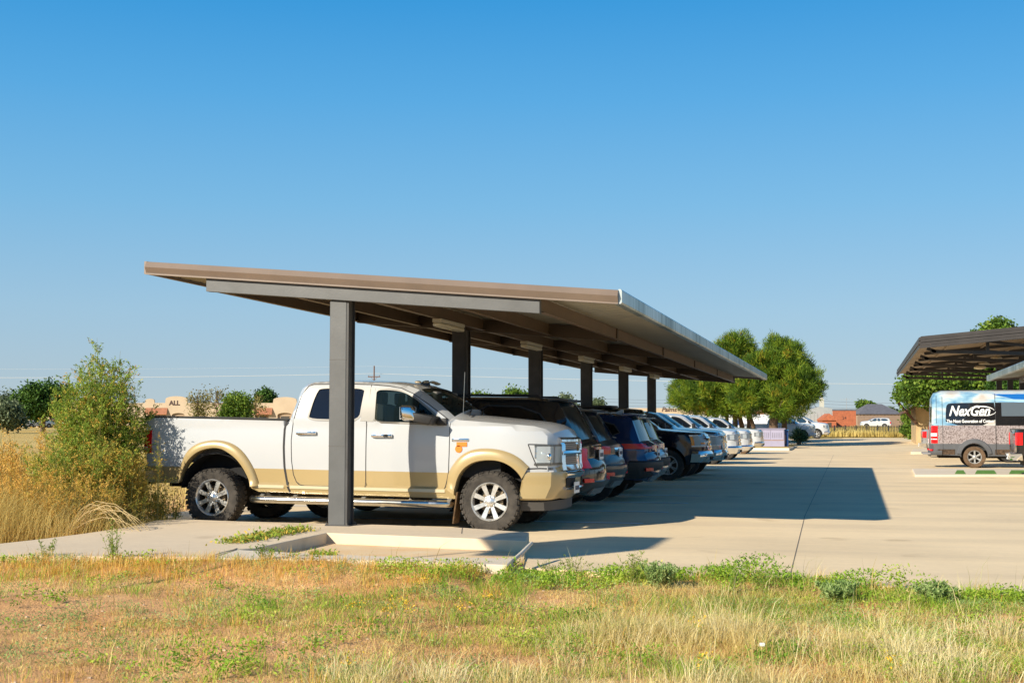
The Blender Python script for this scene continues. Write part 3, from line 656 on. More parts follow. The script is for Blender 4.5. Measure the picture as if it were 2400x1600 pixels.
# ------------------------------------------------------------------ other vehicles
def vehicle(name, label, cat, group, kind, paint, L, loc, yaw=0, door_split=True, style='', step=.13, glass=None, lens=None, rim=None):
    """kind: pickup / suv / van / car. Front towards +x; origin on the ground under the rear axle."""
    root = empty(name, loc, yaw); tag(root, label, cat, group)
    H = L.get('h', 1.95); WB = L.get('wb', 3.7); ro = L.get('ro', 1.2); fo = L.get('fo', .95); hw = L.get('hw', .98); r = L.get('r', .41); arch = r+.07
    xf = WB+fo; xr = -ro; sill = L.get('sill', .46); glass = glass or glass_tint
    belt = L.get('belt', H*.68); hood = L.get('hood', H*.665)
    if kind == 'pickup':
        top = [(xf-.06, .50, 'bumper', .10), (xf-.02, .62, 'grille', .10), (xf-.01, .80, 'grille', .10), (xf-.03, hood-.16, 'grille', .09), (xf-.10, hood-.05, 'hood', .07), (xf-.5, hood+.0, 'hood', .05), (WB-.35, hood+.06, 'hood', .06), (WB-.48, hood+.08, 'shield', .12), (WB-1.02, H-.15, 'shield', .07),
               (WB-1.18, H-.075, 'roof', .04), (WB-1.6, H-.045, 'roof', .045), (1.5, H-.05, 'roof', .045), (1.34, H-.08, 'back', .04), (1.24, H-.2, 'back', .03), (1.10, belt+.12, 'back', .02), (1.07, belt+.06, 'open', 0), (xr+.05, belt+.05, 'open', 0), (xr+.02, belt+.03, 'tail', .03), (xr, belt-.1, 'tail', .03), (xr, .66, 'tail', .03), (xr+.03, .55, 'tail', .03)]
        wins = [[(1.38, belt+.06), (1.50, H-.18), (1.62, H-.13), (2.05, H-.12), (2.07, belt+.06)], [(2.17, belt+.06), (2.17, H-.12), (WB-1.3, H-.14), (WB-1.1, H-.22), (WB-.62, belt+.06)]]
        doors = [[(1.22, sill+.12), (1.17, .9), (1.2, belt+.05), (1.36, H-.14), (1.48, H-.085), (2.11, H-.08), (2.11, belt), (2.06, sill+.08)], [(2.11, sill+.08), (2.11, H-.08), (WB-1.26, H-.095), (WB-1.0, H-.24), (WB-.50, belt+.05), (WB-.52, .75), (WB-.56, sill+.1)]]
    elif kind in ('suv', 'car'):
        sp = L.get('slope', .35)
        top = [(xf-.10, .40, 'bumper', .16), (xf-.02, .52, 'grille', .16), (xf-.0, .75, 'grille', .15), (xf-.07, hood-.12, 'grille', .12), (xf-.2, hood-.03, 'hood', .08), (xf-.6, hood+.03, 'hood', .06), (WB-.30, hood+.10, 'hood', .07), (WB-.42, hood+.13, 'shield', .15), (WB-1.10, H-.12, 'shield', .08),
               (WB-1.35, H-.04, 'roof', .045), (WB-2.0, H-.02, 'roof', .05), (xr+sp+.5, H-.04, 'roof', .045), (xr+sp+.02, H-.09, 'rglass', .05), (xr+sp-.04, H-.16, 'rglass', .045), (xr+.10, belt+.02, 'tail', .05), (xr+.02, belt-.08, 'tail', .12), (xr+.03, .95, 'tail', .13), (xr-.04, .82, 'tail', .14), (xr-.05, .6, 'tail', .14), (xr+.08, .42, 'tail', .10)]
        xd = xr+ro+.55
        wins = [[(WB-.75, belt+.05), (WB-1.25, H-.17), (WB-1.4, H-.13), (WB-1.72, H-.115), (WB-1.72, belt+.05)], [(WB-1.82, belt+.05), (WB-1.82, H-.115), (.75, H-.125), (.6, belt+.07)], [(.50, belt+.08), (.64, H-.13), (xr+sp+.35, H-.16), (xr+.42, belt+.13)]]
        doors = [[(WB-1.77, sill+.05), (WB-1.77, H-.07), (WB-1.38, H-.085), (WB-1.12, H-.19), (WB-.52, belt+.04), (WB-.5, .8), (WB-.55, sill+.05)], [(.72, sill+.08), (.46, .8), (.5, belt), (.7, H-.09), (WB-1.77, H-.07), (WB-1.77, sill+.05)]]
    else:  # van
        top = [(xf-.08, .45, 'bumper', .18), (xf-.0, .7, 'grille', .18), (xf-.12, hood-.2, 'grille', .16), (xf-.35, hood, 'hood', .12), (WB+.05, hood+.25, 'shield', .2), (WB-.55, H-.45, 'shield', .12), (WB-.9, H-.10, 'roof', .07), (WB-1.4, H-.03, 'roof', .06), (xr+.4, H-.03, 'roof', .05), (xr+.16, H-.10, 'tail', .04), (xr+.06, H-.3, 'tail', .04), (xr, 1.2, 'tail', .04), (xr, .5, 'tail', .04)]
        wins = L.get('wins', [[(WB-.95, 1.35), (WB-.95, 1.95), (WB-.55, 1.95), (WB-.1, 1.45), (WB-.05, 1.35)]])
        doors = []
    fcx = WB
    bottom = [(xr+.03, sill+.02), (-arch-.03, sill-.02)]+arc(0, r+.02, arch, 185, -5, 16)+[(arch+.02, sill-.03), (WB-arch-.03, sill-.03)]+arc(WB, r+.02, arch, 185, -5, 16)+[(WB+arch+.02, sill-.02), (top[0][0]-.02, top[0][1]-.02)]
    bottom[0] = (top[-1][0]-.0, min(top[-1][1], sill+.02))
    tum = L.get('tum', .30)
    def W(x, z):
        w = hw
        if z > belt: w -= tum*(z-belt)
        else: w -= .05*((belt-z)/belt)**2+(.03*max(0, .62-z)/.2)
        if kind != 'van' and belt-.14 < z < belt: w += .0
        if x > xf-.9: w -= L.get('tap', .16)*((x-(xf-.9))/.9)**2
        if kind in ('suv', 'car') and x < xr+.8: w -= .10*(((xr+.8)-x)/.8)**2
        for cx in (0, WB):
            d = math.hypot(x-cx, z-r)
            if d < arch+.16 and kind != 'van': w += .022*max(0, 1-abs(d-arch-.03)/.12)
        return w
    sh = Shell(top, bottom, W, Rr=L.get('Rr', .09), step=step, rear_tags=('tail',))
    wl = [chaikin(w_, 1) for w_ in wins]
    mats = [paint, L.get('lower', paint)]
    zl = L.get('zlow', 0)
    lines = [[(xr, zl), (xf, zl)]] if zl else []
    mf = L.get('matfn') or (lambda x, z: 1 if z < zl else 0)
    lines += L.get('lines', [])
    if L.get('mats'): mats = L['mats']
    parts = sh.side(wl, doors, lines, mf)
    body = MB()
    for sg, k, m in parts:
        if k == 0: body.add(m.v, m.f, m.m)
    sh.ribbon(('grille', 'hood', 'roof', 'back', 'tail'), 12, mb=body, matfn=L.get('rmat'))
    sh.ribbon(('bumper',), 12, mb=body, mi=1)
    for tg in ('shield', 'rglass'):
        sh.ribbon((tg,), 1, (-1, -.88), mb=body); sh.ribbon((tg,), 1, (.88, 1), mb=body)
    body.build('body', mats+[seam_mat], root, smooth=30, merge=True, recalc=False)
    sh.ribbon(('shield',), 8, (-.88, .88), off=-.004).build('windshield', L.get('wsg', glass), root, smooth=40)
    if any(t == 'rglass' for t in sh.tags): sh.ribbon(('rglass',), 8, (-.88, .88), off=-.004).build('rear_window', glass_tint, root, smooth=40)
    if kind == 'pickup':
        rw = MB(); i = [k for k, t in enumerate(sh.tags) if t == 'back']; p0 = sh.P[i[len(i)//3]]; p1 = sh.P[i[-1]]; rw.add([(p0[0]-.035, -.62, p0[1]-.05), (p0[0]-.035, .62, p0[1]-.05), (p1[0]-.035, .66, p1[1]+.04), (p1[0]-.035, -.66, p1[1]+.04)], [(0,1,2,3)]); rw.build('rear_window', glass_tint, root)
        bi = MB(); y1 = hw-.10; zt = belt+.045; zf = .85
        bi.add([(xr+.08,-y1,zf),(1.05,-y1,zf),(1.05,y1,zf),(xr+.08,y1,zf),(xr+.08,-y1,zt),(1.05,-y1,zt),(1.05,y1,zt),(xr+.08,y1,zt)], [(0,1,2,3),(0,4,5,1),(3,2,6,7),(0,3,7,4),(1,5,6,2)]); bi.build('bed_liner', M('bed_liner', (.05,.05,.05), .8), root)
        rl = MB()
        for sg in (-1, 1): rl.box((xr+.03, min(sg*(hw-.13), sg*(hw-.10)), zt-.0), (1.06, max(sg*(hw-.13), sg*(hw-.10)), zt+.012)); rl.box((xr+.03, min(sg*(hw-.03), sg*(hw-.115)), zt-.0), (1.06, max(sg*(hw-.03), sg*(hw-.115)), zt+.025))
        rl.build('bed_rail', M('bed_rail_black', (.05,.048,.045), .5), root)
        for sg in (-1, 1): g = MB(); sh.seam([(1.11, belt+.05), (1.11, sill)], .03, .003, sg, mb=g); g.build('body_gap', seam_mat, root)
    for sg in (-1, 1):
        dd = {}
        for s_, k, m in parts:
            if s_ == sg and k > 0:
                sh.seam(doors[k-1], .012, .002, sg, mb=m, mi=2, closed=True); dd[k] = m.build('door', mats+[seam_mat] if len(mats) == 2 else mats+[seam_mat], root, smooth=30, recalc=False)
        for k, w_ in enumerate(wl):
            par = dd.get({0: 1, 1: 2}.get(k, 0) if kind != 'pickup' else k+1, root)
            fr = sh.inset(w_, -.010, sg, step=.2).build('window', L.get('wg', glass), par, smooth=60); sh.seam(w_, .03, .003, sg, closed=True).build('window_frame', black_plastic if not L.get('chrome_win') else chrome, par, smooth=40)
        for k, dpart in dd.items():
            poly = doors[k-1]; x0 = min(p[0] for p in poly)+.10+(.22 if kind != 'pickup' and k == 2 else 0); z = belt-.12; wy = sh.w(x0+.1, z)[0]
            h_ = MB(); h_.obox((x0+.12, sg*(wy+.03), z), (.11,0,0), (0,.011,0), (0,0,.018)); h_.build('door_handle', L.get('handle', paint), dpart, bevel=.005)
        mr = MB(); mx = WB-.62 if kind == 'pickup' else WB-.68
        if kind == 'van': mx = WB-.05
        wy = sh.w(mx, belt+.05)[0]; mr.obox((mx, sg*(wy+.16), belt+.14), (.06,sg*-.02,0), (0,.12,0), (-.01,0,.10)); mr.obox((mx+.02, sg*(wy+.03), belt+.07), (.05,0,0), (0,.07,0), (0,0,.025)); mr.build('mirror', L.get('mirror', black_plastic), root, bevel=.02, smooth=50)
        hz0, hz1 = L.get('hl', (hood-.38, hood-.16)); tz0, tz1 = L.get('tl', (belt-.42, belt-.05))
        if L.get('front', True):
            hl = empty('headlight'); hl.parent = root; hs_ = L.get('hlt', (.62, 1.32))
            cols = [sg*t for t in sorted({hs_[0], .7, .8, .9, 1.0, 1.06, 1.14, 1.22, hs_[1]}) if hs_[0] <= t <= hs_[1]]
            sh.patch(1, cols, hz0, hz1, 2, .006).build('lamp_housing', lamp_reflector if style != 'led' else M('lamp_dark', (.12,.13,.15), .15, .5), hl, smooth=30)
            c2 = cols[1:-1]; sh.patch(1, c2, hz0+.02, hz1-.02, 2, .016).build('lens', glassmat('headlight_glass', (.6,.65,.7), .45), hl, smooth=30)
            sh.patch(1, [sg*t for t in (hs_[1]-.1, hs_[1]-.05, hs_[1]-.005)] if style == 'ford' else [sg*t for t in (.9, .95, 1.0)], hz0+.03, hz1-.04 if style == 'ford' else hz0+.06, 1, .012).build('turn_signal', amber_lens if style == 'ford' else white_lens, hl)
            if style == 'ford': sh.patch(1, [sg*t for t in (.86, .93, 1.0, 1.06)], hz0+.07, hz0+.12, 1, .02).build('lamp_bar', amber_lens, hl)
        if L.get('rear', True):
            tt = L.get('tlt', (.84, 1.16)); cols = [sg*t for t in sorted({tt[0], .9, 1.0, 1.04, 1.08, 1.16, 1.26, 1.36, tt[1]}) if tt[0] <= t <= tt[1]]
            tl = sh.patch(-1, cols, tz0, tz1, 3, .014).build('taillight', red_lens, root, smooth=40)
            if L.get('reverse'): sh.patch(-1, cols[:3], tz0+.05, tz0+.12, 1, .02).build('reverse_lens', white_lens, tl)
    # grille and bumper
    gz0, gz1 = L.get('gr', (.68, hood-.10)); gt = L.get('grt', .60)
    if L.get('front', True):
        g = empty('grille'); g.parent = root
        sh.patch(1, list(np.linspace(-gt, gt, 9)), gz0, gz1, 1, .006).build('grille_mesh', M('grille_black', (.02,.02,.022), .4), g, smooth=40)
        b = MB(); nb = L.get('bars', 3)
        for k in range(nb): z = gz0+(gz1-gz0)*(k+.5)/nb; sh.patch(1, list(np.linspace(-gt, gt, 9)), z-.02, z+.02, 1, .03, mb=b)
        for z in (gz0, gz1): sh.patch(1, list(np.linspace(-gt, gt, 9)), z-.022, z+.022, 1, .032, mb=b)
        for t in (-gt, gt) if style != 'cross' else (-gt, 0, gt): sh.patch(1, [t-.04, t+.04], gz0, gz1, 1, .034, mb=b)
        b.build('grille_bars', L.get('bar_mat', chrome), g, smooth=40)
        bm_ = L.get('bump', chrome); z0, z1 = L.get('bz', (.42, .66))
        sh.patch(1, list(np.linspace(-1.30, -1, 5))+list(np.linspace(-.8, .8, 9))+list(np.linspace(1, 1.30, 5)), z0, z1, prof=[(0, .03), (.2, .07), (.75, .075), (1, .03)]).build('bumper', bm_, root, smooth=35)
        sh.patch(1, list(np.linspace(-.42, .42, 7)), z0+.05, z0+.14, 1, .085).build('bumper_intake', dark_void, root)
        for sg in (-1, 1): sh.patch(1, [sg*t for t in (.72, .8, .88)], z0+.07, z0+.15, 1, .09).build('fog_lamp', lamp_reflector, root)
    if L.get('rear', True):
        if kind == 'pickup':
            sh.patch(-1, list(np.linspace(-1.12, 1.12, 9)), .50, .70, prof=[(0, .10), (.5, .14), (1, .13)]).build('rear_bumper', L.get('bump', chrome), root, smooth=40)
        else:
            sh.patch(-1, list(np.linspace(-1.34, -1, 5))+list(np.linspace(-.8, .8, 9))+list(np.linspace(1, 1.34, 5)), .44, .80 if not L.get('lowbump') else .62, prof=[(0, .0), (.15, .035), (.7, .05), (.92, .045), (1, .0)]).build('rear_bumper', L.get('rbump', paint), root, smooth=40)
            sh.patch(-1, list(np.linspace(-.62, .62, 7)), .40, .50, 1, .055).build('skid_plate', M('skid_silver', (.3,.31,.32), .35, .5), root, smooth=40)
            for sg in (-1, 1): sh.patch(-1, [sg*t for t in (.84, .92, 1.0, 1.04)], .60, .66, 1, .06).build('reflector', red_lens, root)
            if L.get('strip'): sh.patch(-1, list(np.linspace(-.5, .5, 7)), tz1-.10, tz1-.03, prof=[(0, .02), (.5, .035), (1, .02)]).build('chrome_strip', chrome, root, smooth=40)
        pz = L.get('pz', .98 if kind != 'pickup' else .6); c = sh.ep(-1, 0, pz, .03 if kind != 'pickup' else .15)
        pl = MB(); pl.obox((c.x-.004, 0, pz), (.006,0,0), (0,.155,0), (0,0,.078)); q = pl.build('licence_plate', plate_mat, root); pk = MB()
        for i in range(6): pk.obox((c.x-.012, -.11+.044*i, pz-.005), (.001,0,0), (0,.013,0), (0,0,.03))
        pk.build('plate_marks', plate_ink, q)
    if L.get('spoiler'):
        s_ = MB(); z = H-.075; x = xr+L.get('slope', .35)+.05
        s_.add([(x+.12,-.62,z+.07),(x+.12,.62,z+.07),(x-.20,.56,z+.035),(x-.20,-.56,z+.035),(x+.12,-.62,z+.0),(x+.12,.62,z+.0),(x-.18,.56,z+.005),(x-.18,-.56,z+.005)], [(0,1,2,3),(7,6,5,4),(3,2,6,7),(0,3,7,4),(1,5,6,2)]); s_.build('spoiler', paint, root, bevel=.008, smooth=50)
    if L.get('rails'):
        for sg in (-1, 1):
            m = MB(); m.tube([(xr+.65, sg*(hw-.26), H-.05), (xr+.75, sg*(hw-.26), H+.02), (WB-1.5, sg*(hw-.26), H+.04), (WB-1.38, sg*(hw-.27), H-.05)], .018, 8); m.build('roof_rail', L['rails'], root, smooth=50)
    if L.get('rack'): 
        m = MB(); m.box((xr+.9,-.5,H-.005),(WB-1.4,.5,H+.055)); m.build('roof_box', black_plastic, root, bevel=.02)
    if L.get('fin'): m = MB(); x = xr+L.get('slope', .35)+.35; m.extr_y([(x-.1, H-.01), (x+.1, H-.01), (x-.06, H+.07), (x-.1, H+.07)], -.02, .02); m.build('shark_fin', L['fin'], root)
    if L.get('wiper'): m = MB(); p = sh.ep(-1, 0, belt+.0, .06); m.bar((p.x, .35, belt+.1), (p.x+.02, -.15, belt+.08), .02, .02); m.build('rear_wiper', black_plastic, root)
    if glass is not glass_tint or L.get('seats'): seats(root, (WB-1.6,), .95, seat_grey); 
    for x in (0, WB):
        for sg in (-1, 1): make_wheel(root, x, sg*(hw-.10), r, .25, sg, r*.62, L.get('spokes', 6), rim or alloy, L.get('tyre', rubber), split=L.get('split', False), seg=28, disc=False)
        liner(root, x, r+.05, arch+.05, hw-.05, hw-.4, 0, 180)
    if kind != 'pickup' or True:
        ub = MB(); ub.box((xr+.25,-.55,.34),(xf-.4,.55,.62)); ub.build('chassis', M('chassis', (.03,.027,.024), .9), root)
        cf = MB(); cf.box(((1.2 if kind == 'pickup' else xr+.3), -hw+.16, .62), (WB-.4, hw-.16, belt-.12)); cf.build('cabin_floor', M('cabin_dark', (.03,.03,.03), .9), root)
    return root, sh

alloy = M('alloy_paint', (.42,.42,.41), .3, .3)
def carpaint(name, col, metal=.0, rough=.18, dust=.15): return dusty_paint(name, col, amt=dust*.5, rough=rough, metal=metal, coat=.35 if max(col) < .12 else .7)
p_black = carpaint('black_paint', (.010,.010,.012), 0, .12, .12)
p_grey = carpaint('grey_paint', (.09,.088,.088), .5, .3)
p_blue = carpaint('navy_paint', (.006,.028,.10), .3, .12, .08)
p_silver = carpaint('silver_paint', (.42,.43,.45), .6, .25)
p_ford = carpaint('midnight_paint', (.006,.009,.022), .2, .10, .08)
p_slate = carpaint('slate_paint', (.16,.21,.27), .5, .22, .15)
p_white = carpaint('white_paint', (.56,.58,.60), 0, .22, .1)
p_white2 = carpaint('cool_white_paint', (.52,.57,.62), 0, .22, .1)
row = 'vehicles parked nose out or nose in under the long carport'
X_END = -4.0
def rear_out(name, label, Yc, L, paint, xend, kind='suv', **k):
    return vehicle(name, label, 'suv', row, kind, paint, L, (xend-L.get('ro', 1.1), Yc, 0), math.pi, **k)
def front_out(name, label, Yc, L, paint, xend, group=row, **k):
    return vehicle(name, label, 'pickup truck', group, 'pickup', paint, L, (xend-L.get('fo', .95)-L.get('wb', 3.7)-.08, Yc, 0), 0, **k)
rear_out('suv', 'black suv with tall red taillights and chrome bumper strip, right behind the white pickup', 20.22, dict(h=1.93, wb=3.05, ro=1.15, fo=.9, hw=.95, slope=.42, belt=1.22, hood=1.12, tl=(.82, 1.24), tlt=(.80, 1.12), strip=True, spoiler=True, pz=1.02, rbump=p_grey, rails=black_plastic, wiper=True, lowbump=True, front=False), p_black, -4.10)
rear_out('suv', 'dark grey suv with its tailgate showing between the black suv and the navy suv', 22.95, dict(h=1.80, wb=2.9, ro=1.05, fo=.9, hw=.95, slope=.40, belt=1.18, hood=1.08, tl=(.98, 1.12), tlt=(.7, 1.3), strip=True, spoiler=True, pz=1.0, wiper=True, rbump=p_grey, rails=chrome, front=False), p_grey, -4.28)
rear_out('suv', 'navy blue crossover with slim wide red taillights, silver roof rails behind the grey suv', 25.65, dict(h=1.74, wb=2.75, ro=1.0, fo=.9, hw=.93, slope=.30, belt=1.14, hood=1.02, tl=(1.03, 1.13), tlt=(.45, 1.36), spoiler=True, pz=.92, rbump=black_plastic, rails=chrome, fin=p_white, wiper=True, front=False, arch=1), p_blue, -4.02)
rear_out('suv', 'silver crossover with oval red taillights between the navy crossover and the midnight pickup', 28.5, dict(h=1.70, wb=2.75, ro=1.0, fo=.9, hw=.93, slope=.30, belt=1.14, hood=1.02, tl=(1.0, 1.12), tlt=(.7, 1.2), spoiler=True, pz=.92, rbump=black_plastic, wiper=True, front=False), p_silver, -4.28)
rear_out('suv', 'tall black suv with a roof box standing farther back in the carport row', 31.3, dict(h=1.93, wb=3.1, ro=1.1, fo=.95, hw=.95, slope=.25, belt=1.2, hood=1.1, rack=True, front=False, pz=1.0), p_black, -4.9)
front_out('pickup_truck', 'midnight black pickup with amber headlamp corners and chrome bumper facing the lane', 36.0, dict(h=1.96, wb=3.75, fo=.96, hl=(.92, 1.24), hlt=(.66, 1.30), gr=(.86, 1.24), grt=.62, bz=(.50, .80), bars=3, r=.42, spokes=6, split=True, rear=False, hood=1.30), p_ford, -3.98, style='ford', glass=glassmat('green_tint_glass', (.01,.02,.018), .2))
front_out('pickup_truck', 'slate grey pickup with a big chrome crossbar grille beside the midnight black pickup', 39.3, dict(h=1.97, wb=3.75, fo=1.0, hl=(.90, 1.20), gr=(.80, 1.27), grt=.66, bars=1, bz=(.46, .78), r=.42, rear=False, hood=1.33), p_slate, -3.90, style='cross')
front_out('pickup_truck', 'white pickup with black hood scoop, first of the white trucks past the slate pickup', 44.3, dict(h=2.0, wb=3.75, fo=1.0, rear=False, hood=1.33), p_white2, -4.35)
front_out('pickup_truck', 'white pickup with stacked chrome grille bars, third vehicle from the end of the row', 51.5, dict(h=2.0, wb=3.75, fo=1.0, rear=False, bars=4, gr=(.76,1.28), bz=(.42,.72)), p_white, -4.5)
front_out('pickup_truck', 'white pickup with wide chrome grille, second vehicle from the end of the row', 58.5, dict(h=2.0, wb=3.75, fo=1.0, rear=False, bars=2, gr=(.8,1.25)), p_white, -4.6)
front_out('pickup_truck', 'white pickup with muddy front wheel, last of the row before the utility cabinet', 71.5, dict(h=2.0, wb=3.75, fo=1.0, rear=False, tyre=mud_rubber, bump=dull_chrome), p_white, -5.0)

# ------------------------------------------------------------------ ground, paved lot, kerbs
def concrete(name, base, seed=0.0, stain=.12, streak=True):
    m, nt, b = nodemat(name)
    n1 = noise(nt, .35, 6); n2 = noise(nt, 9, 8, rough=.7); n3 = noise(nt, 1.0, 5, stretch=(.09, .8, 1)); n4 = noise(nt, 120, 3)
    r1 = ramp(nt, n1.outputs['Fac'], [(.3, tuple(c*.90 for c in base)), (.7, tuple(min(1, c*1.07) for c in base))])
    r3 = ramp(nt, n3.outputs['Fac'], [(.42, (1, 1, 1)), (.62, (1-stain, 1-stain, 1-stain*.9)), (.8, (1-stain*1.6, 1-stain*1.6, 1-stain*1.4))])
    r2 = ramp(nt, n2.outputs['Fac'], [(.25, (.92, .91, .90)), (.75, (1.06, 1.05, 1.04))])
    a = nt.nodes.new("ShaderNodeMix"); a.data_type = 'RGBA'; a.blend_type = 'MULTIPLY'; a.inputs[0].default_value = 1
    nt.links.new(r1.outputs[0], a.inputs[6]); nt.links.new(r3.outputs[0], a.inputs[7])
    c = nt.nodes.new("ShaderNodeMix"); c.data_type = 'RGBA'; c.blend_type = 'MULTIPLY'; c.inputs[0].default_value = .8
    nt.links.new(a.outputs[2], c.inputs[6]); nt.links.new(r2.outputs[0], c.inputs[7]); nt.links.new(c.outputs[2], b.inputs['Base Color'])
    b.inputs['Roughness'].default_value = .88; b.inputs['Specular IOR Level'].default_value = .3
    n6 = noise(nt, .9, 3, rough=.4); r6 = ramp(nt, n6.outputs['Fac'], [(.66, (1, 1, 1)), (.72, (.82, .80, .77))]); c2 = nt.nodes.new("ShaderNodeMix"); c2.data_type = 'RGBA'; c2.blend_type = 'MULTIPLY'; c2.inputs[0].default_value = 1
    nt.links.new(c.outputs[2], c2.inputs[6]); nt.links.new(r6.outputs[0], c2.inputs[7]); nt.links.new(c2.outputs[2], b.inputs['Base Color'])
    bp = nt.nodes.new("ShaderNodeBump"); bp.inputs['Strength'].default_value = .12; bp.inputs['Distance'].default_value = .01
    nt.links.new(n4.outputs['Fac'], bp.inputs['Height']); nt.links.new(bp.outputs[0], b.inputs['Normal'])
    return m
conc_lot = concrete('lot_concrete', (.86,.68,.43), stain=.12)
conc_walk = concrete('walk_concrete', (.76,.62,.44), stain=.06)
conc_kerb = concrete('kerb_concrete', (.74,.64,.50), stain=.05)

def dirt_mat():
    m, nt, b = nodemat('red_dirt')
    n1 = noise(nt, .5, 5); n2 = noise(nt, 6, 8, rough=.75); n3 = noise(nt, 60, 4)
    r1 = ramp(nt, n1.outputs['Fac'], [(.3, (.72,.36,.15)), (.55, (.84,.48,.22)), (.75, (.74,.48,.21))])
    r2 = ramp(nt, n2.outputs['Fac'], [(.3, (.55,.5,.45)), (.5, (1,1,1)), (.75, (1.25,1.2,1.1))])
    a = nt.nodes.new("ShaderNodeMix"); a.data_type = 'RGBA'; a.blend_type = 'MULTIPLY'; a.inputs[0].default_value = .75
    nt.links.new(r1.outputs[0], a.inputs[6]); nt.links.new(r2.outputs[0], a.inputs[7])
    # beyond ~30 m the ground is dry yellow pasture
    geo = nt.nodes.new("ShaderNodeNewGeometry"); ln = nt.nodes.new("ShaderNodeVectorMath"); ln.operation = 'LENGTH'; nt.links.new(geo.outputs['Position'], ln.inputs[0])
    mr = nt.nodes.new("ShaderNodeMapRange"); mr.inputs[1].default_value = 22; mr.inputs[2].default_value = 40; nt.links.new(ln.outputs['Value'], mr.inputs[0])
    n5 = noise(nt, .03, 6, stretch=(.3, 1, 1)); r5 = ramp(nt, n5.outputs['Fac'], [(.35, (.56,.38,.12)), (.5, (.68,.48,.17)), (.65, (.48,.38,.12))])
    mx = nt.nodes.new("ShaderNodeMix"); mx.data_type = 'RGBA'; nt.links.new(mr.outputs[0], mx.inputs[0]); nt.links.new(a.outputs[2], mx.inputs[6]); nt.links.new(r5.outputs[0], mx.inputs[7])
    nt.links.new(mx.outputs[2], b.inputs['Base Color']); b.inputs['Roughness'].default_value = .95; b.inputs['Specular IOR Level'].default_value = .15
    bp = nt.nodes.new("ShaderNodeBump"); bp.inputs['Strength'].default_value = .8; bp.inputs['Distance'].default_value = .03
    ad = nt.nodes.new("ShaderNodeMath"); ad.operation = 'ADD'; nt.links.new(n2.outputs['Fac'], ad.inputs[0]); nt.links.new(n3.outputs['Fac'], ad.inputs[1])
    nt.links.new(ad.outputs[0], bp.inputs['Height']); nt.links.new(bp.outputs[0], b.inputs['Normal'])
    return m
EDGE = [(-14, 7.4)]+[tuple(onz(px, py, .15))[:2] for px, py in ((-260,1296), (0,1301), (300,1303), (498,1305.5), (690,1307.5), (900,1312), (1110,1319), (1190,1322))]+[tuple(onz(px, py, 0))[:2] for px, py in ((1240,1330), (1500,1346), (1849,1352), (2120,1378), (2400,1396), (2700,1420))]
EX = np.array([e[0] for e in EDGE]); EYv = np.array([e[1] for e in EDGE]); o_ = np.argsort(EX); EX = EX[o_]; EYv = EYv[o_]
def edge_y(x): return np.interp(x, EX, EYv)
def bump_h(x, y):
    return .018*np.sin(x*1.7+1.3*np.sin(y*.9))+.014*np.sin(y*2.3+1.1*np.sin(x*1.3))+.007*np.sin(x*6.1+y*3.3)
def soil_z(x, y):
    """top of the soil near the camera"""
    x = np.asarray(x, float); y = np.asarray(y, float)
    d = y-edge_y(x)                                   # metres beyond the paved edge
    return -.07+bump_h(x, y)+np.where(d > .12, 0, (.05+.125*(1-smooth(-3.6, -2.6, x)))*(.30+.70*smooth(-1.3, -.05, d)))
def make_ground():
    rs = np.concatenate([np.arange(1.5, 24, .22), np.geomspace(24, 8000, 70)]); na = 260
    an = np.linspace(0, 2*math.pi, na, endpoint=False)
    # finer toward the view
    A, Rr_ = np.meshgrid(an, rs); X = Rr_*np.sin(A); Y = Rr_*np.cos(A)
    Z = gz(X, Y)+np.where(Rr_ < 30, soil_z(X, Y)*np.clip((30-Rr_)/8, 0, 1)-.07*np.clip((Rr_-22)/8, 0, 1), -.07)
    v = np.c_[X.ravel(), Y.ravel(), Z.ravel()]; nr = len(rs)
    i, j = np.meshgrid(np.arange(nr-1), np.arange(na), indexing='ij'); a = (i*na+j).ravel(); b = (i*na+(j+1) % na).ravel()
    f = np.c_[a, b, b+na, a+na]
    me = bpy.data.meshes.new('ground'); me.from_pydata(np.vstack([v, [[0,0,-.07]]]).tolist(), [], f.tolist()+[(nr*na, (k+1) % na, k) for k in range(na)])
    me.materials.append(dirt_mat())
    for p in me.polygons: p.use_smooth = True
    o = bpy.data.objects.new('ground', me); COL.objects.link(o); tag(o, kind='structure'); return o
make_ground()

# paved lot: one sheet following the terrain, cut to its edge
def lot_sheet():
    near = [onz(px, py) for px, py in ((1150,1326), (1240,1330), (1500,1346), (1849,1352), (2120,1378), (2400,1396), (2700,1420))]
    poly = [(p.x, p.y) for p in near]+[(9.5, 8.2), (60, 8.2), (60, 60), (60, 118), (8.5, 122), (2, 124), (-9, 120), (-26, 100), (-26, 80), (-12.0, 78), (-11.3, 60), (-11.3, 17.0), (-10.6, 16.2), (-9.5, 15.0), (-8, 14.2)]
    V, Fc, _ = cdt(poly, step=2.0)
    z = gz(V[:, 0], V[:, 1]); mb = MB(); mb.add([(a[0], a[1], float(c)) for a, c in zip(V, z)], Fc)
    ol = poly; n = len(ol)
    mb.add([(p[0], p[1], 0 if math.hypot(*p) < 85 else float(gz(*p))) for p in ol]+[(p[0], p[1], float(gz(*p))-.2) for p in ol], [(i, (i+1) % n, n+(i+1) % n, n+i) for i in range(n)])
    o = mb.build('parking_lot', conc_lot, recalc=False)
    for p in o.data.polygons:
        pass
    return tag(o, kind='structure')
lot_sheet()
joint_m = M('joint_tar', (.17,.14,.11), .9)
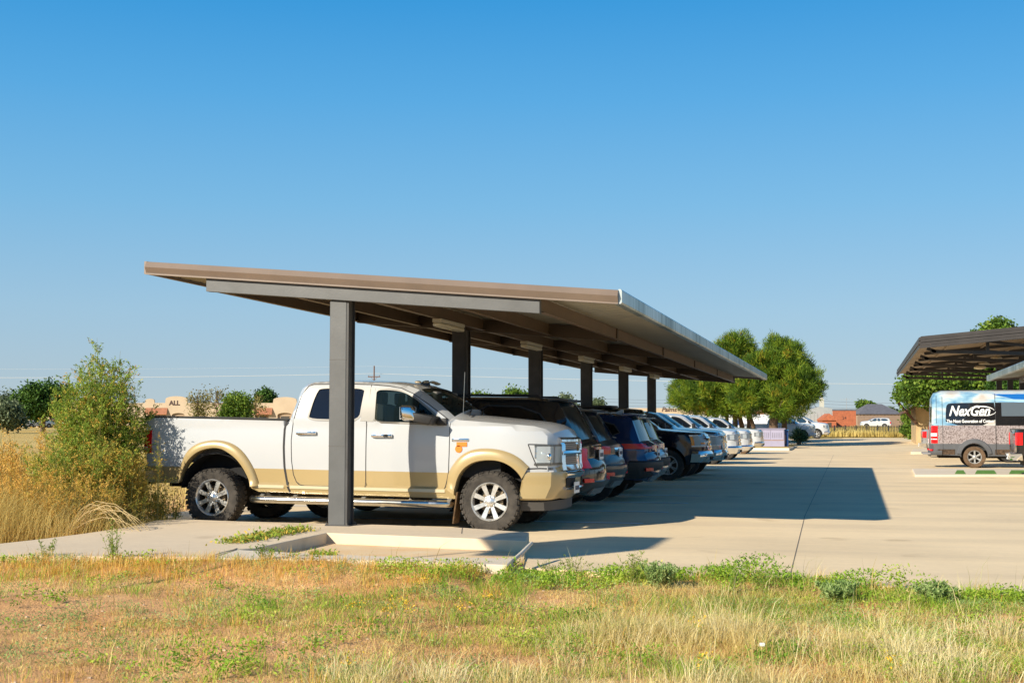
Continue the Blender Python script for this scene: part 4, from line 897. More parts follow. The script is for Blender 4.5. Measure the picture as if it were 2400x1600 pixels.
def strip(name, a, b, w, mat, z=.004, kind='structure'):
    a = Vector((a[0], a[1], 0)); b = Vector((b[0], b[1], 0)); d = (b-a).normalized(); n = Vector((-d.y, d.x, 0))*w/2; mb = MB(); k = 12
    v = []
    for i in range(k+1):
        p = a.lerp(b, i/k); zz = float(gz(p.x, p.y))+z; v += [(p.x+n.x, p.y+n.y, zz), (p.x-n.x, p.y-n.y, zz)]
    mb.add(v, [(2*i, 2*i+1, 2*i+3, 2*i+2) for i in range(k)]); return tag(mb.build(name, mat, recalc=False), kind=kind)
strip('pavement_joint', (-.66, 12.7), (-.86, 21.6), .008, joint_m)
strip('pavement_joint', (-.86, 21.6), (-1.25, 70), .008, joint_m)
strip('pavement_joint', (6.5, 12), (6.5, 110), .02, joint_m)
for y in (31.0, 46.5, 62, 77): strip('pavement_joint', (-11, y), (40, y), .012, joint_m)
stripe_m = M('faded_stripe_paint', (.86,.85,.82), .8, var=.12, vscale=12)
for k in range(9): strip('parking_stripe', (-10.5, 19.3+2.68*k), (-3.15, 19.3+2.68*k), .16, stripe_m, .006)
for k in range(10): strip('parking_stripe', (-10.5, 45.6+2.9*k), (-4.2, 45.6+2.9*k), .10, stripe_m, .006)

# sidewalk apron with its drainage trough
def gp(px, py, z): p = onz(px, py, z); return (p.x, p.y)
walk = MB(); Zs = .15
main = [gp(px, py, Zs) for px, py in ((-260,1296), (0,1301), (300,1303), (498,1305), (552,1286), (605,1282), (766,1248), (1234,1266), (1240,1247), (1087,1236), (896,1229), (772,1226), (560,1221), (430,1216), (365,1219), (300,1234), (200,1249), (100,1262), (0,1273), (-260,1300-6))]
walk.prism(main[::-1], -.3, Zs)
walk_o = walk.build('sidewalk', conc_walk, bevel=.012); tag(walk_o, kind='structure')
lip = MB(); lip.prism([gp(px, py, Zs) for px, py in ((498,1305.5), (690,1307.5), (900,1312), (1110,1319), (1190,1322), (1205,1306), (969,1304), (900,1302), (702,1294), (556,1286.5))], -.3, Zs-.004); tag(lip.build('kerb', conc_kerb, bevel=.012), kind='structure')
tro = MB(); q = [gp(px, py, Zs) for px, py in ((600,1283.5), (766,1249), (1233,1267), (1215,1312), (900,1306), (600,1292))]; tro.prism(q, -.3, .025)
m_, nt_, b_ = nodemat('silty_concrete'); n_ = noise(nt_, 2.2, 6); r_ = ramp(nt_, n_.outputs['Fac'], [(.3, (.74,.48,.24)), (.7, (.76,.60,.38))]); nt_.links.new(r_.outputs[0], b_.inputs['Base Color']); b_.inputs['Roughness'].default_value = .95
tag(tro.build('gutter_floor', m_), kind='structure')
cr_ = MB()
def crackline(pts, z, w=.012): 
    P_ = [Vector((*gp(px, py, z), z+.002)) for px, py in pts]
    for a, b in zip(P_[:-1], P_[1:]):
        d = (b-a).normalized(); n = Vector((-d.y, d.x, 0))*w/2; cr_.add([a-n, a+n, b+n, b-n], [(0,1,2,3)])
crackline([(491,1306), (494,1303), (520,1294), (549,1287), (556,1284)], Zs, .02); crackline([(300,1234), (360,1224), (560,1224)], Zs, .01); crackline([(1082,1250), (1083,1241), (1084,1236)], Zs, .012)
tag(cr_.build('concrete_crack', joint_m, recalc=False), kind='structure')

# ------------------------------------------------------------------ long carport
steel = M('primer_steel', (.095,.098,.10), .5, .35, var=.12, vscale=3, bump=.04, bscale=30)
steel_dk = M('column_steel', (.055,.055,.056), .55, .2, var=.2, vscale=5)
tan_lt = M('tan_trim', (.21,.16,.125), .4, .1, var=.08, vscale=2); tan_dk = tan_lt
purlin_m = M('purlin_tan', (.13,.082,.045), .5, .1, var=.12, vscale=2)
deck_m = M('deck_grey', (.33,.31,.25), .45, .2, var=.1, vscale=.8)
def galv():
    m, nt, b = nodemat('galvanised_fascia'); n = noise(nt, 3.0, 4, stretch=(1, 2.2, .03)); n2 = noise(nt, .8, 4, stretch=(1, 1, .1))
    ad = nt.nodes.new("ShaderNodeMath"); ad.operation = 'MULTIPLY_ADD'; ad.inputs[1].default_value = .5; nt.links.new(n.outputs['Fac'], ad.inputs[0])
    h = nt.nodes.new("ShaderNodeMath"); h.operation = 'MULTIPLY'; h.inputs[1].default_value = .5; nt.links.new(n2.outputs['Fac'], h.inputs[0]); nt.links.new(h.outputs[0], ad.inputs[2])
    r = ramp(nt, ad.outputs[0], [(.38, (.16,.20,.19)), (.48, (.36,.42,.40)), (.6, (.52,.57,.57))]); nt.links.new(r.outputs[0], b.inputs['Base Color'])
    b.inputs['Metallic'].default_value = .75; b.inputs['Roughness'].default_value = .38; return m
galv_m = galv()
def carport(name, label, x_low, x_high, z_low, z_high, y0, y1, col_x, col_ys, near_beam=True):
    """x_low: eave with the gutter; roof rises to x_high"""
    root = empty(name, (col_x, (y0+y1)/2, 0)); tag(root, label, 'carport'); o = Vector(root.location)
    sg = 1 if x_high > x_low else -1; W_ = abs(x_high-x_low); sl_ = (z_high-z_low)/W_
    zt = lambda x: z_low+abs(x-x_low)*sl_
    def P(x, y, z): return (x-o.x, y-o.y, z)
    def B(mb): mb.v = [P(*q) for q in mb.v]; return mb
    # roof deck, corrugated along y
    d = MB(); ys = []; y = y0+.02; k = 0
    while y < y1: ys += [(y, 0), (y+.11, 0), (y+.15, .035), (y+.26, .035)]; y += .30
    ys = [q for q in ys if q[0] <= y1-.02]
    xa, xb = x_low+sg*.02, x_high-sg*.02; xs = [xa+(xb-xa)*i/8 for i in range(9)]
    v = [(x, yy, zt(x)-.13+h) for yy, h in ys for x in xs]; n = len(xs)
    d.add(v, [(i*n+j, i*n+j+1, (i+1)*n+j+1, (i+1)*n+j) for i in range(len(ys)-1) for j in range(n-1)])
    v = [(x, yy, zt(x)-.035+0*h) for yy, h in (ys[0], ys[-1]) for x in xs]; d.add(v, [(j, j+1, n+j+1, n+j) for j in range(n-1)])
    B(d).build('roof_deck', deck_m, root, recalc=False)
    # gable trims (two-step profile) at both ends
    for ye, s_ in ((y0, -1), (y1, 1)):
        t = MB(); prof = [(0, .0), (s_*.012, -.002), (s_*.055, -.08), (s_*.012, -.16), (s_*.012, -.168), (s_*.045, -.172), (s_*.045, -.182), (0, -.182)]
        v = [(x, ye+dy, zt(x)+dz) for x in (x_low, x_high) for dy, dz in prof]; k = len(prof)
        t.add(v, [(i, (i+1) % k, k+(i+1) % k, k+i) for i in range(k)]+[tuple(range(k)), tuple(range(2*k-1, k-1, -1))], 0)
        t2 = B(t).build('gable_trim', [tan_lt, tan_dk], root)
        bt = MB(); 
        for i in range(16): 
            x = x_low+(x_high-x_low)*(i+.6)/16; bt.box((x-.012, ye+s_*.02-.012, zt(x)-.183), (x+.012, ye+s_*.02+.012, zt(x)-.172))
        B(bt).build('trim_screw', M('screw', (.4,.3,.2), .4, .6), t2)
    # eave fascia in lengths
    f = MB(); L = y1-y0-.01; nseg = max(2, int(L/3.1))
    for i in range(nseg):
        ya = y0+.004+L*i/nseg; yb = y0+L*(i+1)/nseg-.008
        f.add([(x_low-sg*a, yy, z_low+b) for yy in (ya, yb) for a, b in ((.0, .01), (.03, .01), (.045, -.01), (.045, -.155), (.03, -.175), (-.06, -.175), (-.06, -.16), (.0, -.15))], [(k, (k+1) % 8, 8+(k+1) % 8, 8+k) for k in range(8)]+[tuple(range(8)), tuple(range(15, 7, -1))])
    B(f).build('eave_fascia', galv_m, root)
    f = MB(); f.box((min(x_high, x_high+sg*.04), y0, zt(x_high)-.17), (max(x_high, x_high+sg*.04), y1, zt(x_high)+.005)); B(f).build('high_eave_fascia', tan_lt, root)
    # purlins
    for i in range(5):
        x = x_low+sg*(1.02+1.175*i)
        p = MB(); z1_ = zt(x)-.14; z0_ = z1_-.20
        yst = [y0+.14]; 
        p.add([(x+a, yy, b) for yy in (y0+.12, y1-.12) for a, b in ((-.035, z0_), (.035, z0_), (.035, z0_+.012), (-.02, z0_+.012), (-.02, z1_), (-.035, z1_))], [(k, (k+1) % 6, 6+(k+1) % 6, 6+k) for k in range(6)]+[tuple(range(6)), tuple(range(11, 5, -1))])
        po = B(p).build('purlin', purlin_m, root)
        j = MB()
        for yy in col_ys[1:-1]: j.box((x-.040, yy+.9, z0_), (x-.0365, yy+.915, z1_)); 
        if i == 0: B(j).build('splice_line', seam_mat, po)
    # rafters and columns
    for k, yy in enumerate(col_ys):
        xs0 = x_low+sg*1.02; xs1 = x_low+sg*(1.02+4.72); r = MB(); h = .215
        yb = yy-.16 if k == 0 else yy-.06; w_ = .10
        pr = [(xs0, zt(xs0)-.145), (xs1, zt(xs1)-.145), (xs1, zt(xs1)-.145-h), (xs0, zt(xs0)-.145-h)]
        if k == 0: yb = yy-.19
        rr = r.extr_y(pr, yb, yb+w_)
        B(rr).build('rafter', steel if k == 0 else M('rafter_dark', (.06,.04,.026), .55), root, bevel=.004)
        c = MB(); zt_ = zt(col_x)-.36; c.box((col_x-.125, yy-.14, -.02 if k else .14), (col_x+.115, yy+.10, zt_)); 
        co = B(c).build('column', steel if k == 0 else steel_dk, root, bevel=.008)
        cp = MB(); cp.box((col_x+.115, yy-.135, 0 if k else .15), (col_x+.145, yy-.115, zt_)); cp.box((col_x+.115, yy+.075, 0 if k else .15), (col_x+.145, yy+.095, zt_)); cp.box((col_x-.16, yy-.16, .13 if k == 0 else -.01), (col_x+.18, yy+.14, .165 if k == 0 else .03))
        cp.box((col_x-.10, yy-.10, zt_), (col_x+.10, yy+.08, zt_+.12))
        B(cp).build('column_flange', steel_dk, co)
        if k == 0:
            bo = MB()
            for dx, dy in ((-.14, -.15), (.15, -.15), (-.14, .12), (.15, .12)): bo.lathe([(.165, .016), (.19, .016), (.192, .002)], 6, axis='z', c=(col_x+dx, yy+dy, 0))
            for z_ in (1.2, 2.35): bo.box((col_x-.1255, yy-.1435, z_), (col_x+.116, yy-.1395, z_+.006))
            B(bo).build('bolt', M('bolt_grey', (.10,.095,.09), .5, .5), co)
    return root
CP_X = -6.675; CYS = [16.0+5.36*i for i in range(6)]
carport('carport', 'long tan trimmed cantilever carport on six dark steel columns shading the row of vehicles', -2.874, -9.53, 3.17, 3.753, 15.8, 42.6, CP_X, CYS)
# light fixtures hung under the purlin
def fixture(loc, label):
    root = empty('light_fixture', loc); tag(root, label, 'light fixture', 'light fixtures under the carport roof')
    h = MB(); h.box((-.075,-.62,-.03),(.075,.62,.03)); h.build('housing', M('fixture_housing', (.5,.47,.38), .5), root, bevel=.012)
    l = MB(); n = 13
    for i in range(n):
        y = -.62+1.24*i/n; l.box((-.07, y+.004, -.095), (.07, y+1.24/n-.004, -.031))
    l.build('diffuser', M('fixture_diffuser', (.62,.58,.44), .35, coat=.3), root, bevel=.02, smooth=50)
    return root
ordn = ['nearest ribbed fluorescent fixture under the carport, beside the second column', 'second ribbed fixture under the carport, just in front of the third column', 'third ribbed fixture under the carport, at the fourth column', 'fourth ribbed fixture under the carport, at the fifth column', 'farthest ribbed fixture under the carport, at the last column']
for k, lb in enumerate(ordn): fixture((-6.25, 19.35+5.36*k, 3.10), lb)

# ------------------------------------------------------------------ right side: second carport, truss canopy, van
carport('carport', 'second carport with a galvanised eave at the right edge, above the black pickup', 4.25, 10.9, 3.17, 3.753, 29.0, 45.6, 8.15, [29.3+5.3*i for i in range(4)])
vp = onz(2285, 1096); VX, VY = vp.x, vp.y
def van_wrap(name, kind):
    m, nt, b = nodemat(name)
    if kind == 'sky':
        n = noise(nt, 1.1, 5, stretch=(.8, 1, 1.8)); r = ramp(nt, n.outputs['Fac'], [(.38, (.10,.25,.42)), (.48, (.26,.44,.56)), (.55, (.52,.57,.57)), (.66, (.48,.42,.36))]); nt.links.new(r.outputs[0], b.inputs['Base Color'])
    else:
        n = noise(nt, 26, 3, rough=.8); r = ramp(nt, n.outputs['Fac'], [(.36, (.05,.03,.025)), (.48, (.30,.25,.25)), (.7, (.46,.41,.42))]); nt.links.new(r.outputs[0], b.inputs['Base Color'])
    b.inputs['Roughness'].default_value = .3; b.inputs['Coat Weight'].default_value = .4; return m
wrap_sky = van_wrap('van_sky_wrap', 'sky'); wrap_cotton = van_wrap('van_cotton_wrap', 'cotton'); van_grey = M('van_grey_plastic', (.095,.10,.112), .55, var=.1)
vL = dict(h=2.78, wb=4.3, ro=1.45, fo=1.0, hw=.98, r=.385, sill=.45, belt=1.5, hood=1.5, tum=.10, Rr=.16, tap=.25, wins=[[(3.35, 1.5), (3.35, 2.2), (3.8, 2.2), (4.2, 1.62), (4.25, 1.5)]], tl=(.88, 1.50), tlt=(.93, 1.20), bump=van_grey, rbump=van_grey, lowbump=True, pz=.95, spokes=6, tyre=mud_rubber,
          mats=[wrap_sky, wrap_cotton, van_grey], lines=[[(-1.4, .86), (5.2, .86)], [(-1.4, 1.52), (5.2, 1.52)]], matfn=lambda x, z: 2 if z < .86 else (1 if z < 1.52 else 0), rmat=lambda x, z: (2 if z < .86 else (1 if z < 1.52 else 0)) if x < 0 or x > 4.6 else 0)
van, vsh = vehicle('van', 'high roof van wrapped in clouds and cotton with black NexGen window panels', 'van', None, 'van', wrap_sky, vL, (VX, VY+.98, 0), 0)
van['label'] = 'high roof van wrapped in clouds and cotton with black lettered window panels'
blk = M('van_window_panel', (.012,.012,.014), .15, coat=.6); white_ink = M('white_lettering', (.85,.86,.86), .5)
vw = lambda px, py: (onY(px, py, VY).x-VX, onY(px, py, VY).z)
a = vw(2215, 944); b_ = vw(2333, 996)
panel = chaikin([(a[0], b_[1]), (a[0]+.02, a[1]-.25), (a[0]+.06, a[1]-.04), (a[0]+.25, a[1]), (b_[0]-.1, a[1]+.01), (b_[0], a[1]+.01), (b_[0], b_[1])], 1)
pn = vsh.inset(panel, .006, -1, step=.2).build('side_window', blk, van, smooth=60)
vsh.inset([(b_[0]+.02, b_[1]-.01), (b_[0]+.02, a[1]+.01), (3.15, a[1]+.01), (3.15, b_[1]-.01)], .006, -1, step=.2).build('side_window', blk, van, smooth=60)
vsh.inset([(b_[0]+.22, 1.85), (b_[0]+.22, a[1]+.01), (1.75, a[1]+.01), (2.2, 1.85)], .009, -1, step=.2).build('window_pane', M('van_pane', (.10,.13,.16), .12, coat=.6), van, smooth=60)
bl = chaikin([(.55, 2.66), (1.1, 2.50), (1.6, 2.2), (2.1, 1.9), (3.0, 1.9), (3.2, 2.3), (3.1, 2.66)], 1)
vsh.inset([(b_[0]-.1, 2.64), (b_[0]+.5, 2.5), (b_[0]+1.0, 2.34), (3.1, 2.34), (3.1, 2.64)], .006, -1, step=.2).build('blue_stripe', M('van_blue', (.01,.12,.42), .2, coat=.5), van, smooth=60)
vsh.inset([(b_[0]-.35, 2.44), (b_[0]+.2, 2.46), (b_[0]+1.9, 2.42), (b_[0]+1.9, 2.36), (b_[0]+.8, 2.345)], .009, -1, step=.2).build('pale_stripe', M('van_pale_blue', (.35,.6,.85), .2, coat=.5), van, smooth=60)
g_ = MB()
vsh.seam([(b_[0]+.01, 2.66), (b_[0]+.01, .5)], .02, .011, -1, mb=g_); vsh.seam([(a[0]-.10, 2.55), (a[0]-.10, .55)], .015, .004, -1, mb=g_); vsh.seam([(a[0]-.30, 2.6), (a[0]-.32, 1.6)], .012, .004, -1, mb=g_); g_.build('panel_gap', seam_mat, van)
yw = lambda z: -(vsh.w(0, z)[0]+.016)
t0 = vw(2221, 976); t1 = vw(2318, 976); zb = t0[1]+.04
lo = text_obj('lettering_large', 'NexGen', .50, white_ink, ((t0[0]+t1[0])/2+.03, yw(2.0)-.002, zb-.0), van, width=(t1[0]-t0[0]), shear=.35, offset=.012, extrude=.003)
t0 = vw(2219, 990); t1 = vw(2329, 990)
text_obj('lettering_small', 'The Next Generation of Cotton', .16, white_ink, ((t0[0]+t1[0])/2, yw(1.7)-.002, t0[1]+.0), van, width=(t1[0]-t0[0]), offset=.004, extrude=.003)
sw_ = MB()
def swoosh(cx, cz, rx, rz, a0, a1, w0):
    n = 26; v = []
    for i in range(n+1):
        t = i/n; a_ = R(a0+(a1-a0)*t); w_ = w0*math.sin(math.pi*min(1, t*.9+.08))+.004; v += [(cx+(rx+w_)*math.cos(a_), yw(2)-.004, cz+(rz+w_)*math.sin(a_)), (cx+(rx-w_)*math.cos(a_), yw(2)-.004, cz+(rz-w_)*math.sin(a_))]
    sw_.add(v, [(2*i, 2*i+1, 2*i+3, 2*i+2) for i in range(n)])
c_ = vw(2300, 965); swoosh(c_[0]-.02, c_[1]+.02, .47, .18, 140, 12, .016); swoosh(c_[0]-.0, c_[1]+.02, .49, .165, -125, -4, .009); sw_.build('logo_swoosh', white_ink, van, recalc=False)
vsh.inset([(-1.25, .47), (-.66, .47), (-.66, .66), (-1.25, .66)], .007, -1, step=.2).build('rocker_graphic', M('rocker_brown', (.07,.045,.03), .4, var=.8, vscale=14), van, smooth=60)
vsh.inset([(.70, .47), (1.9, .47), (1.9, .66), (.70, .66)], .007, -1, step=.2).build('rocker_graphic', M('rocker_brown', (.07,.045,.03), .4, var=.8, vscale=14), van, smooth=60)
fl = MB()
oc = arc(0, .42, .62, 172, 8, 20); ic = arc(0, .42, .47, 172, 8, 20); v = []
for p, q in zip(oc, ic):
    wy = vsh.w(p[0], max(p[1], .5))[0]
    for f, o in ((0, .004), (.2, .04), (1, .045), (1, -.1)): v.append((p[0]+(q[0]-p[0])*f, -(wy+o), p[1]+(q[1]-p[1])*f))
fl.add(v, [(i*4+j, (i+1)*4+j, (i+1)*4+j+1, i*4+j+1) for i in range(20) for j in range(3)]); fl.build('fender_flare', van_grey, van, smooth=40)
rs = MB(); rs.box((-1.75, -.75, .47), (-1.4, .75, .53)); rs.build('rear_step', M('step_plate', (.3,.3,.31), .5, .5), van, bevel=.01)
tb_ = vsh.patch(-1, [-t for t in (.95, 1.0, 1.06, 1.12, 1.18)], 1.13, 1.24, 1, .024).build('reverse_lens', white_lens, van)
tb_ = vsh.patch(-1, [-t for t in (.95, 1.0, 1.06, 1.12, 1.18)], 1.01, 1.04, 1, .024).build('lens_stripe', white_lens, van)
rg = vsh.patch(-1, list(np.linspace(-.85, -.08, 4)), 1.62, 2.2, 1, .006).build('rear_window', blk, van); vsh.patch(-1, list(np.linspace(.08, .85, 4)), 1.62, 2.2, 1, .006).build('rear_window', blk, van)
# neighbours of the van
p = at(2335, 1001, 52); nb_, _ = vehicle('van', 'silver blue high roof van whose rounded roof shows above the lettered van', 'van', None, 'van', carpaint('haze_silver_paint', (.30,.38,.46), .5, .25), dict(h=3.0, wb=3.9, ro=1.2, fo=1.0, hw=1.0, belt=1.5, hood=1.5, Rr=.3, tum=.12), (p.x+.6, p.y+2.2, 0), 0, step=.2)
p = onX(2384, 1040, 4.3); vehicle('pickup_truck', 'black pickup with red taillight cut off by the right edge, parked under the second carport', 'pickup truck', None, 'pickup', p_black, dict(h=1.97, wb=3.8, ro=1.25, fo=1.0, tl=(.94, 1.30), tlt=(.86, 1.16), front=False, r=.42), (4.35+1.3, 40.3, 0), 0)
gp_ = at(2172, 1001, 62); vehicle('pickup_truck', 'small silver pickup with red taillight showing behind the lettered van', 'pickup truck', None, 'pickup', p_silver, dict(h=1.9, wb=3.7, ro=1.2, fo=.95, front=False, tl=(.95, 1.25)), (gp_.x+1.0, gp_.y+.6, 0), 0, step=.2)

def truss_canopy():
    bronze = M('dark_bronze', (.06,.052,.048), .45, .3, var=.15, vscale=2); under = M('canopy_soffit', (.26,.19,.12), .6)
    A = at(2157, 788, 50); Xe = A.x; Y0 = A.y; Zt = A.z; Y1 = onX(2104, 868, Xe).y; Wd = 11.0; sl_ = .085
    root = empty('truss_canopy', (Xe+6, (Y0+Y1)/2, 0)); tag(root, 'tall dark bronze canopy on open steel trusses above and behind the lettered van', 'canopy'); O = root.location
    L = lambda x, y, z: (x-O.x, y-O.y, z-O.z)
    zt = lambda x: Zt+(x-Xe)*sl_
    r = MB(); r.add([L(x, y, zt(x)-dz) for dz in (.22, .30) for x, y in ((Xe+.02, Y0+.02), (Xe+Wd, Y0+.02), (Xe+Wd, Y1), (Xe+.02, Y1))], [(0,1,2,3), (7,6,5,4), (0,4,5,1), (1,5,6,2), (2,6,7,3), (3,7,4,0)]); r.build('roof_panel', under, root)
    r = MB(); r.add([L(x, y, zt(x)-dz) for dz in (.0, .03) for x, y in ((Xe+.02, Y0+.02), (Xe+Wd, Y0+.02), (Xe+Wd, Y1), (Xe+.02, Y1))], [(0,1,2,3), (7,6,5,4), (0,4,5,1), (1,5,6,2), (2,6,7,3), (3,7,4,0)]); r.build('roof_sheet', bronze, root)
    for k in range(4):
        f = MB(); z0 = -.02-.115*k; dd = .03*(k % 2)
        f.add([L(x, Y0-dy, zt(x)+z) for x in (Xe, Xe+Wd) for dy, z in ((0, z0), (.06+dd, z0), (.06+dd, z0-.105), (0, z0-.105))], [(i, (i+1) % 4, 4+(i+1) % 4, 4+i) for i in range(4)]+[(0,1,2,3), (7,6,5,4)]); f.build('gable_fascia', bronze, root)
    for k in range(3):
        f = MB(); f.box(L(Xe-.05-.03*(k % 2), Y0-.06, Zt-.04-.15*k-.12), L(Xe+.0, Y1, Zt-.04-.15*k)); f.build('eave_fascia', bronze, root)
    ny = 6; px_ = Xe+5.6
    for i in range(ny):
        y = Y0+.9+(Y1-Y0-1.4)*i/(ny-1); t = MB(); zb = Zt-.66
        t.bar(L(Xe+.45, y, zt(Xe+.45)-.36), L(Xe+Wd, y, zt(Xe+Wd)-.36), .12, .13); t.bar(L(Xe+.45, y, zb+.12), L(px_+.2, y, zb-.08), .12, .13)
        t.bar(L(Xe+.28, y, zb+.24), L(Xe+.62, y, zb+.10), .12, .13)
        t.bar(L(Xe+2.55, y, zb+.0), L(Xe+2.55, y, zt(Xe+2.55)-.36), .12, .16); t.bar(L(Xe+2.6, y, zt(Xe+2.6)-.40), L(px_, y, zb+.05), .10, .11); t.bar(L(px_, y, zb), L(px_+2.6, y, zt(px_+2.6)-.45), .10, .10); t.bar(L(px_, y, zb-.05), L(px_+5, y, zb-.0), .12, .12)
        t.build('truss', bronze, root)
        if i in (1, 2, 3, 5):
            for dx in (-.0, .62): c = MB(); c.box(L(px_+dx, y-.15, -.02 if math.hypot(px_, y) < 85 else .0), L(px_+dx+.3, y+.15, zt(px_)-.4)); c.build('column', bronze, root, bevel=.01)
    for i in range(5):
        x = Xe+1.2+1.6*i; pu = MB(); pu.bar(L(x, Y0+.1, zt(x)-.31), L(x, Y1-.1, zt(x)-.31), .08, .10); pu.build('purlin', under, root)
    return root
truss_canopy()
for k, (px, py) in enumerate(((2297, 861), (2335, 839), (2306, 852), (2394, 810))):
    p = at(px, py, 58+4*k); l = MB(); l.sphere((0,0,0), (.28,.28,.09), seg=14); o = l.build('canopy_lamp', M('lamp_glass_warm', (.7,.6,.42), .3), None, smooth=60); o.location = p
    tag(o, ['shallow round lamp under the truss canopy, lower left of the four', 'round lamp under the truss canopy, second from the right', 'round lamp under the truss canopy, between its two lower neighbours', 'round lamp under the truss canopy at the right edge of the picture'][k], 'lamp', 'round lamps under the truss canopy')

# ------------------------------------------------------------------ kerbs, islands, small street things on the right
def island(name, pts, h, mat, top=None, kind='structure'):
    m = MB(); m.prism([(p[0], p[1]) for p in pts], -.1, h); o = m.build(name, mat, bevel=.02); return tag(o, kind=kind)
def gpts(l): return [onz(px, py, 0) for px, py in l]
grass_strip = gpts([(2230,1105), (2420,1107), (2500,1117), (2235,1116)])
tag(MB().prism([(p.x, p.y) for p in gpts([(2138,1102), (2560,1102), (2600,1117), (2145,1117)])], -.1, .06).build('kerb', conc_kerb, bevel=.02), kind='structure')
for i, (a0, a1) in enumerate(((2243,2258), (2290,2330), (2370,2400))):
    g = MB().prism([(p.x, p.y) for p in gpts([(a0,1106), (a1,1106), (a1+6,1115), (a0-5,1115)])], .03, .068); tag(g.build('lawn', M('lawn_green', (.10,.24,.02), .9, var=.4, vscale=8)), kind='structure')
tag(MB().prism([(p.x, p.y) for p in gpts([(2140,1057), (2330,1058), (2330,1064), (2135,1064)])], -.1, .13).build('kerb', conc_kerb, bevel=.02), kind='structure')
tag(MB().prism([(p.x, p.y) for p in gpts([(2085,1023.5), (2200,1050), (2200,1056), (2110,1035)])], -.1, .14).build('kerb', conc_kerb, bevel=.02), kind='structure')

# tree island in the middle distance
isl = gpts([(1560,1053), (1850,1055.5), (1878,1046), (1898,1036), (1893,1033.5), (1600,1034)])
tag(MB().prism([(p.x, p.y) for p in isl], -.1, .15).build('kerb', conc_kerb, bevel=.03), kind='structure')
isl2 = [Vector((p.x, p.y, 0)) for p in isl]; ic_ = sum(isl2, Vector())/len(isl2)
tag(MB().prism([tuple((p-ic_)*.965+ic_)[:2] for p in isl2], .0, .175).build('lawn', M('dry_lawn', (.42,.28,.08), .95, var=.35, vscale=1.5)), kind='structure')
def cabinet():
    g = onz(1812, 1052); root = empty('utility_cabinet', (g.x, g.y+.3, .0)); tag(root, 'pale lilac utility cabinet with louvred doors at the corner of the tree island', 'utility cabinet')
    lil = M('lilac_enamel', (.34,.32,.44), .5, var=.06, vscale=3); b = MB(); b.box((-1.0,-.35,0), (.75,.6,1.32)); b.build('body', lil, root, bevel=.02)
    b = MB(); b.box((-1.06,-.42,1.32), (.82,.66,1.38)); b.build('lid', lil, root, bevel=.01)
    for x0 in (-.95, -.09):
        d = MB(); d.box((x0,-.375,.62), (x0+.80,-.345,1.27)); dd = d.build('door', lil, root, bevel=.008)
        v = MB()
        for i in range(6): v.box((x0+.06+.12*i, -.383, .75), (x0+.075+.12*i, -.37, 1.1))
        v.build('louvre', seam_mat, dd)
    s_ = MB(); s_.box((-.97,-.36,.565), (.72,-.352,.60)); s_.box((.752,-.2,.35),(.80,.35,.95)); s_.build('side_box', M('rusty_tan', (.4,.22,.12), .7), root)
cabinet()
def post_box():
    g = onz(1826, 1052); root = empty('blue_bin', (g.x+.1, g.y+.35, 0)); tag(root, 'slim dark blue bin standing right against the lilac utility cabinet', 'bin')
    b = MB(); b.box((-.02,-.2,0), (.50,.3,1.22)); b.build('body', M('bin_blue', (.006,.05,.20), .4), root, bevel=.02)
    b = MB(); b.box((-.05,-.24,1.22), (.54,.34,1.30)); b.build('lid', M('bin_lid_blue', (.02,.14,.36), .4), root, bevel=.02)
post_box()
# vehicles beyond the island
def farcar(name, label, cat, px, D, kind, paint, L, yaw=0, grp=None, step=.22):
    p = ground_at(px, D); o, _ = vehicle(name, label, cat, grp, kind, paint, L, (p.x, p.y, p.z), yaw, step=step, glass=M('far_glass', (.02,.05,.09), .1, spec=.8)); return o
farcar('pickup_truck', 'white crew cab pickup with black wheel arches parked behind the yucca', 'pickup truck', 1768, 106, 'pickup', p_white2, dict(h=2.02, wb=3.9, r=.44, rear=False, hood=1.4, bump=p_white, bar_mat=black_plastic, spokes=8))
farcar('pickup_truck', 'white pickup with a black camper top, half hidden beyond the white crew cab', 'pickup truck', 1820, 117, 'suv', p_white, dict(h=2.05, wb=3.6, r=.42, rear=False))
def box_trailer():
    p = ground_at(1790, 119); root = empty('box_trailer', p); tag(root, 'long low white trailer behind the pine trunks', 'trailer'); b = MB(); b.box((-7.5, 0, .55), (2.2, 2.3, 2.2)); b.build('body', M('trailer_white', (.72,.75,.80), .5, var=.05), root, bevel=.03)
    for x in (-3.2, -2.2): make_wheel(root, x, .2, .38, .22, -1, .22, 6, dull_chrome, rubber, seg=20, disc=False)
    s_ = MB(); s_.box((-2.9, -.012, 1.2), (-2.1, .0, 1.7)); s_.build('blue_panel', M('bin_blue', (.006,.05,.20), .4), root)
box_trailer()
farcar('suv', 'white suv far off on the road before the grey roofed house', 'suv', 2073, 222, 'suv', p_white, dict(h=1.85, wb=3.0, ro=1.1, fo=.95), math.pi)
farcar('pickup_truck', 'white pickup seen through the gap left of the big weed bush', 'pickup truck', 68, 250, 'pickup', p_white, dict(h=1.95, wb=3.6, front=False), R(62))
farcar('suv', 'dark grey suv parked beside the distant white pickup on the left', 'suv', 38, 262, 'suv', p_grey, dict(h=1.85, wb=2.9, ro=1., fo=.9), 0)
farcar('car', 'white car behind the weed tops, right of the distant white pickup', 'car', 113, 262, 'car', p_white, dict(h=1.5, wb=2.7, ro=1., fo=.9, belt=.95, hood=.85), R(180))
farcar('car', 'silver car farthest right in the distant left car park', 'car', 150, 265, 'car', p_silver, dict(h=1.5, wb=2.7, ro=1., fo=.9, belt=.95, hood=.85), 0)

